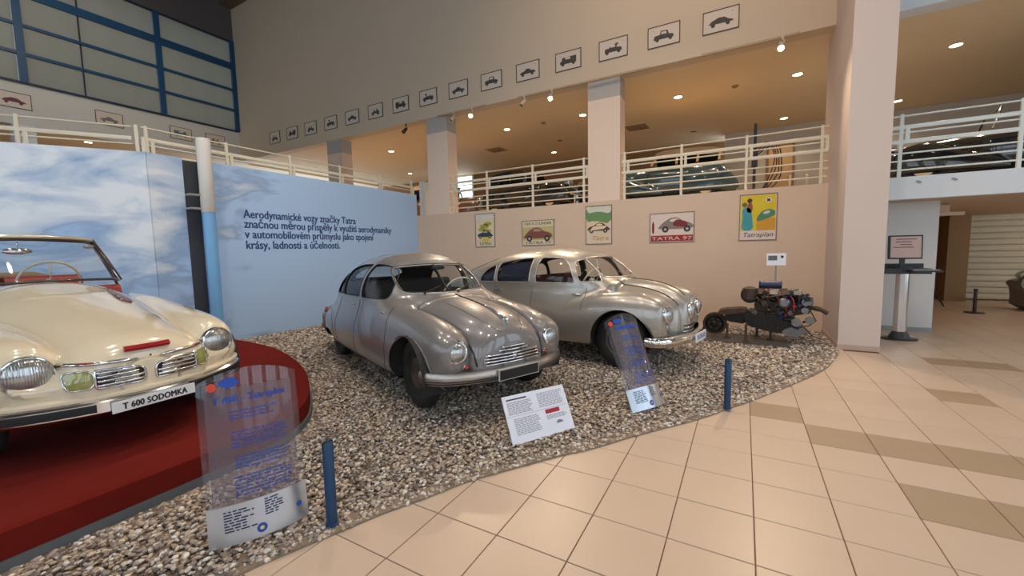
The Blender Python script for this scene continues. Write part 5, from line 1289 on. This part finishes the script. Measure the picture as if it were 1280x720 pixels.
for (x, y), lb in (((-.097, 4.186), 'slim dark blue post at the gravel edge near the silver car'), ((-1.962, 1.377), 'slim dark blue post beside the T 600 sign at the gravel edge')):
    t = thing('barrier_post', lb, 'post', (x, y, .02), group='slim blue barrier posts')
    MB().lathe([(.001, 0), (.029, 0), (.029, .465), (.025, .472), (.001, .472)], 20).build('tube', NAVYP, t, .7)
    MB().b2((-.005, -.031, .44), (.005, .031, .476)).build('cord_slot', SEAM, t)
    MB().lathe([(.001, 0), (.036, 0), (.035, .006), (.029, .008)], 20).build('foot', NAVYP, t, .7)
# ------------------------------------------------------------------ engine on its stand
def engine():
    root = thing('engine_on_stand', 'dark V8 engine and gearbox on a low stand by the pier', 'engine', (.20, 7.5, .03))
    OIL = mat('oily_black_iron', (.022, .020, .018), .38, .5, var=.4, scale=20, bump=.3, bscale=60)
    RUST = mat('rusty_brown_iron', (.070, .045, .030), .6, .3, var=.5, scale=16, bump=.4, bscale=50)
    STEEL = mat('cast_alloy', (.20, .20, .205), .36, .85, var=.2, scale=14, bump=.15)
    BLUEM = mat('dark_blue_tin', (.018, .030, .085), .35, .2)
    COPP = mat('copper_pink', (.42, .20, .16), .4, .5)
    REDP = mat('red_cap', (.40, .03, .03), .4)
    MB().b2((-.72, -.40, 0), (.42, .30, .025)).build('base_plate', mat('stand_steel', (.12, .11, .10), .5, .4, var=.3), root)
    for x, y, z1 in ((-.14, -.30, .30), (.20, .02, .28), (.02, .22, .30), (-.40, -.10, .26)):
        MB().b2((x - .018, y - .018, .02), (x + .018, y + .018, z1)).b2((x - .05, y - .04, .02), (x + .05, y + .04, .035)).build('stand_leg', RUST, root)
    # brake drum on the left end
    fr = lambda a, b, c: (-.585 + a * .6 + c * .8, -.02 - c * .6 + a * .8 - .02, .245 + b)
    fr = lambda a, b, c: (-.585 + a, -.05 - c, .245 + b)
    d = MB().lathe([(.001, .0), (.11, .0), (.11, .04), (.165, .045), (.175, .06), (.175, -.08), (.15, -.09), (.001, -.09)], 28, fr).build('brake_drum', RUST, root, .6)
    MB().lathe([(.14, .05), (.125, .075), (.11, .05)], 28, fr).lathe([(.05, .0), (.05, .07), (.03, .09), (.001, .09)], 20, fr).build('hub', OIL, d, .6)
    for k in range(6): MB().cyl(fr(.085 * math.cos(k), .085 * math.sin(k), .0), fr(.085 * math.cos(k), .085 * math.sin(k), .05), .010, 8).build('stud', STEEL, d)
    # axle tube and rear plate
    MB().prism(chaikin([(-.55, .42), (-.50, .49), (-.14, .53), (-.12, .47), (-.45, .40)], 1), -.16, .10, lambda u, v, w: (u, w, v)).build('swing_arm', RUST, root, .6)
    MB().prism(chaikin([(-.46, .30), (-.44, .42), (-.12, .45), (-.10, .26)], 1), -.10, .12, lambda u, v, w: (u, w, v)).build('axle_case', OIL, root, .6)
    # gearbox and sump
    MB().prism(chaikin([(-.16, .50), (.16, .49), (.44, .46), (.56, .34), (.50, .20), (.30, .16), (-.02, .23), (-.16, .28)], 1), -.20, .16, lambda u, v, w: (u, w, v)).build('gearbox', OIL, root, .5)
    MB().prism(chaikin([(.30, .22), (.40, .13), (.58, .15), (.66, .24), (.56, .32)], 1), -.22, .18, lambda u, v, w: (u, w, v)).build('sump', STEEL, root, .5)
    for k in range(5): MB().b2((-.06 + .10 * k, -.212, .24), (-.045 + .10 * k, -.195, .46)).build('gearbox_rib', OIL, root)
    # crankcase and cylinder banks
    MB().prism(chaikin([(-.02, .46), (.66, .44), (.70, .62), (.56, .74), (.06, .72), (-.04, .60)], 1), -.14, .14, lambda u, v, w: (u, w, v)).build('crankcase', RUST, root, .5)
    for s in (-1, 1):
        for k in range(4):
            x = .06 + .15 * k; R = Matrix.Rotation(s * .75, 3, 'X')
            fr = lambda a, b, c, x=x, R=R: tuple(Vector((x, 0, .58)) + R @ Vector((a, b, c)))
            prof = []
            for q in range(7): prof += [(.052, .05 + q * .022), (.070, .054 + q * .022), (.070, .062 + q * .022), (.052, .066 + q * .022)]
            cy = MB().lathe([(.001, .05)] + prof + [(.06, .22), (.05, .25), (.001, .26)], 14, fr).build('cylinder', OIL, root, .5)
            MB().box(tuple(Vector((x, 0, .58)) + R @ Vector((0, 0, .27))), (.11, .09, .05), rx=s * .75).build('rocker_cover', STEEL if k % 2 else RUST, cy, bevel=.008)
    # big finned pot at the left top
    fr = lambda a, b, c: (-.10 + a, -.10 + c, .74 + b)
    MB().lathe([(.001, -.12), (.10, -.12), (.125, -.09), (.125, .08), (.10, .12), (.001, .12)], 20, fr).build('cooling_fan_housing', OIL, root, .5)
    MB().lathe([(.06, .0), (.10, .02), (.10, .18), (.06, .2), (.001, .2)], 16, lambda a, b, c: (-.10 + a, -.14 + b, .66 + c)).build('oil_filler', RUST, root, .5)
    # air filter drum, intake, carburettor
    MB().lathe([(.001, -.15), (.050, -.15), (.062, -.13), (.062, .13), (.050, .15), (.001, .15)], 20, lambda a, b, c: (.17 + c, -.05 + a, .895 + b)).build('air_filter', BLUEM, root, .5)
    MB().cyl((.17, -.05, .70), (.17, -.05, .86), .035, 12).build('carburettor', COPP, root, .6)
    MB().prism(chaikin([(.02, .70), (.32, .72), (.34, .80), (.04, .80)], 1), -.16, .06, lambda u, v, w: (u, w, v)).build('intake_manifold', COPP, root, .5)
    MB().prism(chaikin([(.30, .70), (.60, .66), (.62, .78), (.36, .82)], 1), -.14, .10, lambda u, v, w: (u, w, v)).build('blue_cowl', BLUEM, root, .5)
    # dynamo, starter, pulleys with belt
    MB().lathe([(.001, -.02), (.06, .0), (.078, .06), (.078, .18), (.05, .22), (.001, .22)], 18, lambda a, b, c: (.34 + a, -.16 - c * .6, .62 + b + c * .1)).build('dynamo', STEEL, root, .5)
    MB().lathe([(.001, 0), (.07, .01), (.085, .05), (.085, .14), (.06, .18), (.001, .18)], 20, lambda a, b, c: (.62 + a, -.10 - c * .7, .66 + b)).build('fan_drum', STEEL, root, .5)
    for (x, z, r) in ((.50, .36, .062), (.66, .40, .055), (.60, .54, .045)):
        MB().lathe([(.001, 0), (r, 0), (r * .8, .015), (r, .03), (.001, .03)], 20, lambda a, b, c, x=x, z=z: (x + a, -.24 - c, z + b)).build('pulley', STEEL, root, .5)
    MB().tube([(.50 - .085, -.255, .38), (.50, -.255, .275), (.66, -.255, .325), (.735, -.255, .40), (.66, -.255, .55), (.60, -.255, .60), (.52, -.255, .52)], .009, 6, closed=True).build('belt', BLACK, root)
    for k, (x, z) in enumerate(((.37, .46), (.42, .54), (.47, .60))): MB().cyl((x, -.26, z), (x, -.20, z), .022, 10).build('distributor_cap', REDP if k != 1 else BLACK, root, .6)
    MB().tube(catmull([(.64, -.12, .56), (.72, -.14, .57), (.80, -.15, .55), (.88, -.15, .50)], 5), [.030] * 6 + [.036] * 4 + [.03] * 6, 10).build('exhaust_pipe', RUST, root, True)
    rr = random.Random(11); DK = (OIL, RUST, mat('dull_steel', (.10, .10, .10), .45, .7, var=.3), OIL, BLUEM)
    for k in range(46):                              # clutter of small fittings on the near side
        x = rr.uniform(-.06, .70); z = rr.uniform(.26, .78) if x > .28 else rr.uniform(.48, .82); y = -.205 - rr.uniform(0, .06); m = DK[k % 5]
        if k % 3 == 0: MB().cyl((x, y + .06, z), (x + rr.uniform(-.04, .04), y - .02, z + rr.uniform(-.04, .04)), rr.uniform(.012, .032), 9).build('fitting', m, root, .6)
        elif k % 3 == 1: MB().box((x, y, z), (rr.uniform(.03, .08), .05, rr.uniform(.02, .07)), ry=rr.uniform(-1, 1), rz=rr.uniform(-.4, .4)).build('bracket', m, root, bevel=.004)
        else: MB().tube(catmull([(x, y, z), (x + rr.uniform(-.09, .09), y - .04, z + rr.uniform(-.05, .10)), (x + rr.uniform(-.16, .16), y, z + rr.uniform(-.12, .12))], 5), rr.uniform(.006, .012), 6).build('pipe', m, root, True)
    for k in range(4):
        MB().tube(catmull([(.38 + .04 * k, -.24, .50), (.34 + .06 * k, -.28, .62 + .02 * k), (.22 + .10 * k, -.20, .74), (.12 + .13 * k, -.16, .74)], 4), .007, 6).build('ignition_lead', BLACK if k % 2 else REDP, root, True)
engine()
t = thing('engine_sign', 'small white sign on a thin post behind the engine', 'sign', (.47, 8.05, .03))
MB().cyl((0, 0, 0), (0, 0, 1.20), .013, 10).b2((-.09, -.09, 0), (.09, .09, .012)).build('post', GRIM, t)
MB().box((0, -.02, 1.27), (.27, .012, .20), rx=-.12).build('plate', mat('white_board', srgb(228, 230, 240), .35), t)
MB().box((-.05, -.030, 1.295), (.125, .004, .075), rx=-.12).build('printed_engine', mat('grey_green_print', srgb(92, 100, 96), .6), t)
MB().lathe([(.001, 0), (.02, 0), (.02, .003), (.001, .003)], 14, lambda a, b, c: (.08 + a, -.031 - c, 1.315 + b)).build('round_emblem', BLACK, t)
for k in range(2): MB().box((-.0, -.026, 1.22 - .02 * k), (.18 - .05 * k, .003, .008), rx=-.12).build('printed_line', GRIM, t)

# ------------------------------------------------------------------ kiosk with monitor
t = thing('kiosk_stand', 'steel kiosk stand with black desk and oval foot against the white wall', 'kiosk', (2.19, 8.62, 0), .12)
BK2 = mat('black_plastic', (.02, .02, .022), .4)
MB().prism([(.23 * math.cos(a), .16 * math.sin(a)) for a in np.linspace(0, 2 * PI, 29)[:-1]], 0, .022).build('foot_plate', BK2, t)
MB().lathe([(.001, .02), (.15, .022), (.115, .10), (.095, .13), (.001, .13)], 24, lambda a, b, c: (a * .95, b * .8, c)).build('foot_cone', BK2, t, .5)
MB().prism([(.085 * math.cos(a), .062 * math.sin(a)) for a in np.linspace(0, 2 * PI, 25)[:-1]], .12, 1.06).build('column', mat('polished_steel', (.62, .60, .58), .2, .95), t, .5)
MB().prism([(-.32, -.16), (.28, -.16), (.30, -.05), (.30, .16), (-.32, .16)], 1.05, 1.13).b2((-.32, .14, 1.05), (.30, .16, 1.20)).b2((-.32, -.16, 1.05), (-.305, .16, 1.21)).build('desk', BK2, t)
MB().b2((-.02, -.33, 1.085), (.33, -.12, 1.11)).build('keyboard_tray', BK2, t)
kb = MB().b2((.0, -.31, 1.111), (.31, -.15, 1.122)).build('keyboard', mat('grey_keys', (.30, .30, .30), .5), t)
t = thing('computer_monitor', 'black monitor with a pinkish text screen on the kiosk desk', 'monitor', (2.17, 8.60, 1.131), .16)
MB().prism([(.12 * math.cos(a), .08 * math.sin(a)) for a in np.linspace(0, 2 * PI, 21)[:-1]], 0, .015).b2((-.03, .0, .01), (.03, .03, .16)).build('stand', BK2, t)
MB().box((.02, .0, .33), (.42, .045, .37), rx=-.06).build('housing', BK2, t, bevel=.006)
MB().box((.02, -.024, .331), (.375, .004, .325), rx=-.06).build('screen', mat('lit_screen', srgb(176, 146, 136), .3, emit=.12), t)
mb = MB()
for k in range(7):
    MB().box((.02 - .03 * (k % 2), -.0275, .455 - k * .042), (.25 - .05 * (k % 3), .002, .012), rx=-.06).build('screen_text_line', mat('screen_ink', srgb(90, 70, 70), .5), t)

# ------------------------------------------------------------------ things in the passage
t = thing('floor_stanchion', 'short black stanchion standing before the roller shutter', 'stanchion', (4.36, 12.5, 0))
MB().lathe([(.001, 0), (.16, 0), (.16, .015), (.03, .03), (.028, .48), (.001, .50)], 20).build('post', BK2, t, .5)
MB().lathe([(.001, .48), (.034, .48), (.034, .52), (.001, .525)], 16).build('cap', BLACK, t, .5)
t = thing('tripod_stand', 'black tripod half hidden behind the white passage wall', 'tripod', (3.80, 13.4, 0))
for a in (.3, 2.4, 4.5): MB().cyl((0, 0, .75), (.42 * math.cos(a), .42 * math.sin(a), .0), .018, 8).build('leg', BK2, t)
MB().cyl((0, 0, .70), (0, 0, 1.0), .025, 8).build('centre_column', BK2, t)
t = thing('machine_exhibit', 'grey machine exhibit at the right edge before the shutter', 'machine', (5.62, 13.4, 0))
GM = mat('grey_machine_paint', (.20, .20, .19), .5, .3, var=.3, scale=8)
MB().prism(chaikin([(-.30, .0), (-.30, .45), (-.40, .62), (-.20, .70), (.4, .66), (.4, 0)], 1), -.3, .3, lambda u, v, w: (u, w, v)).build('housing', GM, t, .5)
MB().lathe([(.001, -.08), (.18, -.08), (.20, 0), (.18, .08), (.001, .08)], 20, lambda a, b, c: (-.24 + a, -.34 + c, .62 + b)).build('flywheel', GM, t, .5)
for k in range(3): MB().tube(catmull([(-.35, -.3, .66), (-.42 - .03 * k, -.34, .80), (-.30, -.34, .86 + .02 * k), (-.1, -.3, .72)], 4), .012, 6).build('pipe', GM, t, True)
t = thing('lintel_shelf', 'beige bar projecting over the passage beside the white wall', 'beam', (3.12, 10.4, 0))
MB().b2((-.29, -.05, 2.005), (.28, .05, 2.065)).build('bar', mat('beige_beam', srgb(206, 190, 168), .6), t)
MB().b2((-.29, -.03, 0), (-.25, .03, 2.005)).build('upright', MATS['beige_beam'], t)
t = thing('cardboard_box', 'small pale box lying on the beige bar over the passage', 'box', (3.04, 10.4, 2.066))
MB().b2((-.15, -.09, 0), (.15, .09, .135)).build('carton', mat('carton', srgb(204, 186, 160), .7), t, bevel=.004)
MB().b2((-.15, -.025, .135), (.15, .025, .137)).build('tape', mat('tape', srgb(180, 160, 130), .4), t)
t = thing('wall_socket', 'white wall socket low on the passage wall behind the kiosk', 'socket', (2.06, 9.49, .42))
MB().b2((-.055, -.035, -.03), (.055, 0, .03)).build('box', WHITE, t, bevel=.004); MB().b2((-.03, -.037, -.015), (.03, -.034, .015)).build('cover', GRIM, t)
for px, lb in ((2.36, 'left'), (2.76, 'right')):
    t = thing('fascia_fitting', 'small white hook on the %s of the white gallery fascia' % lb, 'fitting', (px, 8.835, 2.48)); MB().box((0, -.012, 0), (.06, .02, .02), ry=.4).build('hook', GRIM, t); MB().cyl((.02, -.03, -.01), (.02, 0, -.01), .006, 8).build('pin', GRIM, t)

# ------------------------------------------------------------------ lamps under the gallery
LIT = lamp_mat('lit_lamp', (1.0, .82, .55), 14.0)
RIM = mat('lamp_rim', srgb(226, 210, 180), .4)
names = {}
def downlight(x, y, on, label, z=ZC, e=190):
    t = thing('recessed_downlight', label, 'ceiling lamp', (x, y, z), group='recessed gallery downlights')
    MB().lathe([(.085, 0), (.115, -.004), (.12, -.012), (.095, -.016), (.085, -.008)], 24).build('rim', RIM, t, .6)
    MB().lathe([(.088, -.009), (.05, -.012), (.001, -.013)], 24).build('lens', LIT if on else mat('unlit_lens', srgb(120, 100, 70), .3), t)
    if on:
        l = light('downlight_lamp', 'SPOT', (x, y, z - .03), e, (1.0, .81, .60), (x, y, 0), spot_size=2.4, spot_blend=.8, shadow_soft_size=.08)
for k, x in enumerate((.894, -1.466, -3.852, -6.20, -8.56, -10.92, -13.20)):
    downlight(x, 10.85, True, 'lit round downlight, %s from the pier in the front row of the gallery ceiling' % ORD[k])
for k, (x, on) in enumerate(((.892, True), (-1.463, False), (-3.82, False), (-6.174, True), (-13.236, True))):
    downlight(x, 14.25, on, '%s round downlight, %s from the pier in the rear row of the gallery ceiling' % ('lit' if on else 'unlit', ORD[k]), e=60)
downlight(3.293, 10.895, True, 'lit round downlight nearest, on the right gallery ceiling'); downlight(3.299, 14.21, True, 'lit round downlight farther back on the right gallery ceiling', e=60)
downlight(-17.43, 4.85, True, 'lit round downlight in the left gallery behind the railing', 5.09)
for (x, y), lb in (((-.264, 10.83), 'small brown ceiling sensor near the pier'), ((-5.02, 10.855), 'small brown ceiling sensor left of the wide column'), ((-5.34, 12.83), 'tiny ceiling sensor deep in the gallery')):
    t = thing('ceiling_sensor', lb, 'sensor', (x, y, ZC)); MB().lathe([(.001, -.05), (.04, -.045), (.07, -.02), (.08, 0)], 16).build('dome', BROWN, t, .8); MB().lathe([(.08, 0), (.085, -.008), (.07, -.01)], 16).build('ring', RIM, t)
for (x, y), lb in (((-2.85, 12.75), 'square ceiling vent right of the wide column'), ((-7.7, 12.7), 'square ceiling vent between the left columns')):
    t = thing('ceiling_vent', lb, 'vent', (x, y, ZC)); MB().b2((-.33, -.33, -.02), (.33, .33, 0)).build('frame', RIM, t)
    for k in range(6): MB().box((0, -.25 + .1 * k, -.025), (.6, .06, .012), rx=.4).build('louvre', BROWN, t)
TRK = mat('track_paint', srgb(176, 156, 128), .5)
for x0, x1, lb in ((-7.10, -5.60, 'left'), (-4.70, -1.71, 'middle'), (-.785, .737, 'right')):
    t = thing('lamp_track', '%s of the three lamp tracks along the gallery ceiling edge' % lb, 'lamp track', ((x0 + x1) / 2, 8.76, ZC - .005))
    h = (x1 - x0) / 2; MB().b2((-h, -.02, -.045), (h, .02, -.01)).build('channel', TRK, t); MB().b2((-h, -.025, -.05), (-h + .08, .025, -.01)).build('feed_box', TRK, t)
    for k in (-.7, .7): MB().b2((k * h - .02, .02, -.03), (k * h + .02, .08, -.015)).build('clip', TRK, t)
def spot(x, lit, label, tgt, e=0, m=None, y=8.70):
    t = thing('track_spotlight', label, 'spotlight', (x, y, 4.93), group='track spotlights')
    v = (Vector(tgt) - Vector((x, y, 4.93))).normalized(); q = v.to_track_quat('-Z', 'Y')
    f = lambda a, b, c: tuple(q @ Vector((a, b, c)))
    m = m or mat('spot_white', srgb(206, 196, 182), .4)
    MB().lathe([(.001, .10), (.03, .10), (.042, .06), (.05, -.07), (.056, -.09), (.046, -.085), (.04, -.05), (.001, -.05)], 18, f).build('housing', m, t, .6)
    MB().lathe([(.044, -.072), (.03, -.078), (.001, -.08)], 16, f).build('bulb', lamp_mat('spot_bulb', (1.0, .80, .50), 90.0) if lit else mat('unlit_lens', srgb(120, 100, 70), .3), t, True)
    MB().tube([(0, 0, .0), (.05, 0, .06), (.02, .03, .15)], .009, 6).cyl((.02, .03, .12), (.02, .03, .185), .02, 8).build('arm', m, t)
    if lit and e: light('spot_lamp', 'SPOT', tuple(Vector((x, y, 4.93)) + v * .12), e, WARM, tgt, spot_size=1.35, spot_blend=.7, shadow_soft_size=.05)
spot(-5.998, True, 'lit track spotlight on the left track', (-3.2, 3.6, .4), 260)
spot(-6.573, False, 'unlit track spotlight on the left track', (-7.5, 5.0, 1.2))
spot(-3.844, True, 'lit track spotlight on the middle track left of the wide column', (-1.8, 4.2, .4), 260)
spot(-4.532, False, 'unlit track spotlight at the left end of the middle track', (-6.2, 5.5, .5))
spot(.466, True, 'lit track spotlight nearest the pier on the right track', (.2, 4.0, 0), 260)
spot(-8.285, False, 'small black spotlight hanging left of the second column', (-8.3, 5.0, 1.0), m=BK2, y=8.78)

# ------------------------------------------------------------------ vehicles up on the gallery, seen through the railings
def gallery_car(name, label, loc, rz, m_low, m_top, Lh, open_top=False, drop=0.0):
    root = thing(name, label, 'car', loc, rz)
    lower = Hull(tab((Lh, .10), (Lh - .1, .36), (Lh - .9, .42), (.3, .62), (-Lh + .6, .66), (-Lh, .3)), tab((Lh, .62), (Lh - .2, .86), (.4, .98), (-Lh + .6, .98), (-Lh, .6)), K(.22), K(.55), 3.2, x0=-Lh, x1=Lh)
    fen = Hull(tab((Lh + .05, .04), (Lh - .1, .14), (Lh - .5, .17), (Lh - 1.1, .12), (Lh - 1.6, .03)), tab((Lh + .05, .55), (Lh - .15, .76), (Lh - .5, .84), (Lh - 1.0, .62), (Lh - 1.6, .32)), K(.25), tab((Lh, .5), (Lh - 1.6, .28)), 2.4, yc=K(.60), x0=Lh - 1.6, x1=Lh + .06)
    fer = Hull(tab((-Lh - .05, .05), (-Lh + .3, .16), (-Lh + .6, .17), (-Lh + 1.2, .04)), tab((-Lh - .05, .45), (-Lh + .4, .86), (-Lh + .7, .80), (-Lh + 1.2, .34)), K(.25), K(.30), 2.4, yc=K(.62), x0=-Lh - .05, x1=-Lh + 1.2)
    f = lambda x, y, z: smin(smin(lower(x, y, z), fen(x, y, z), .05), fer(x, y, z), .05)
    sk = Skin(f, (-Lh - .15, -.86, .2), (Lh + .15, .86, 1.1), .045); sk.build('body', 'body', m_low, root)
    for wx in (Lh - .50, -Lh + .62):
        for s in (-1, 1): wheel(root, wx, s * .62, .36, .15, s, TYRE, m_low, CHROME)
    for s in (-1, 1): headlight(root, (Lh + .02, s * .40, .80), .11, CHROME, LENS, bez=.12, depth=.14)
    MB().tube(catmull([(Lh + .18, -.70, .45), (Lh + .25, -.4, .45), (Lh + .25, .4, .45), (Lh + .18, .70, .45)], 4), .03, 8).build('bumper', CHROME, root, True)
    if not open_top:
        x0, x1 = -Lh + .35, Lh - 1.35
        roof = chaikin([(a, b - drop) for a, b in [(x0 - .1, 1.36), (x0 + .1, 1.50), (x1 - .3, 1.53), (x1 - .05, 1.46), (x1 - .08, 1.40), (x0 - .05, 1.30)]], 2)
        MB().prism(roof, -.56, .56, lambda u, v, w: (u, w, v)).build('roof', m_top, root, .6)
        n = 3
        for s in (-1, 1):
            for k in range(n + 1):
                x = x0 + (x1 - x0 - .1) * k / n; MB().cyl((x + (.12 if k == n else 0), s * .62, .94), (x - .02, s * .53, 1.42 - drop), .032, 6).build('window_pillar', m_top, root)
        MB().b2((x0, -.54, .96), (x1 - .1, .54, 1.40 - drop)).build('cabin_glass', glass('dark_car_glass', (.12, .12, .13), 1.0), root)
    else:
        MB().tube([(.35, -.55, .95), (.25, -.52, 1.32), (.25, .52, 1.32), (.35, .55, .95)], .02, 8).build('windscreen_frame', CHROME, root, True)
        bench(root, -.3, 0, 1.1, .72, LINING, back=.5)
    return root
TEAL = mat('teal_enamel', srgb(46, 74, 82), .2, coat=1, var=.04); TANP = mat('tan_enamel', srgb(176, 146, 106), .3, coat=.6, var=.05)
BLK = mat('black_enamel', (.012, .013, .014), .14, coat=1); MAR = mat('brown_maroon_enamel', (.10, .045, .03), .25, coat=.8)
gallery_car('gallery_saloon_car', 'teal and tan saloon car on the gallery behind the right railing', (-1.80, 11.2, ZM), math.radians(183), TEAL, TANP, 1.58, drop=.22)
gallery_car('gallery_black_car', 'black car with bright headlights on the gallery behind the left railing', (-5.65, 11.3, ZM), math.radians(-8), BLK, BLK, 1.55, drop=.2)
gallery_car('gallery_dark_car', 'dark brown open car on the right gallery behind the white railing', (4.2, 11.2, ZM), math.radians(172), BLK, MAR, 1.7, True)
gallery_car('gallery_left_car', 'brown car at the left end of the gallery beyond the corner', (-9.8, 12.6, ZM), math.radians(5), MAR, TANP, 1.6)
t = thing('fuel_pump_stand', 'tall black pole stand with hanging hoses on the gallery', 'pump', (.16, 11.0, ZM))
MB().b2((-.03, -.03, 0), (.03, .03, 1.70)).build('pole', BK2, t); MB().b2((-.14, -.10, 0), (.14, .10, .05)).build('foot', BK2, t); MB().b2((-.06, -.05, .75), (.06, .05, 1.10)).build('pump_body', BK2, t)
for k in range(4): MB().tube(catmull([(.03, -.03, 1.15 - .05 * k), (.25 + .06 * k, -.05, 1.25 - .02 * k), (.38 + .04 * k, -.05, .85 - .12 * k), (.20, -.03, .30 - .05 * k), (.02, -.03, .12)], 5), .013, 6).build('hose', BK2, t, True)
for x, lb in ((.72, 'left'), (.98, 'right'), (-3.55, 'column')):
    t = thing('short_stanchion', {'left': 'small ivory stanchion on the gallery, left of the pair by the pier', 'right': 'small ivory stanchion on the gallery, right of the pair by the pier', 'column': 'small ivory stanchion on the gallery beside the wide column'}[lb], 'stanchion', (x, 9.4, ZM))
    MB().lathe([(.001, 0), (.07, 0), (.07, .012), (.016, .02), (.016, .26), (.001, .27)], 14).build('post', RAILW, t, .6); MB().lathe([(.02, .24), (.024, .25), (.02, .265)], 12).build('collar', CHROME, t)

for x, y in ((7.0, 10.6), (7.4, 13.4)):  # lamps added out of view to lighten the passage
    t = thing('passage_fill_lamp', 'added round white fill lamp in the passage, %s' % ('nearer the hall' if y < 12 else 'before the shutter'), 'ceiling lamp', (x, y, 2.22))
    MB().lathe([(.001, -.05), (.10, -.045), (.14, -.02), (.15, 0)], 24).build('shade', lamp_mat('passage_fill_glow', (1.0, .9, .75), 2.0), t, .8)
    MB().lathe([(.15, 0), (.165, -.004), (.165, -.015), (.15, -.018)], 24).build('ring', WHITE, t)
    light('passage_fill', 'POINT', (x, y, 2.05), 55 if y < 12 else 45, (1.0, .88, .72), shadow_soft_size=.1)
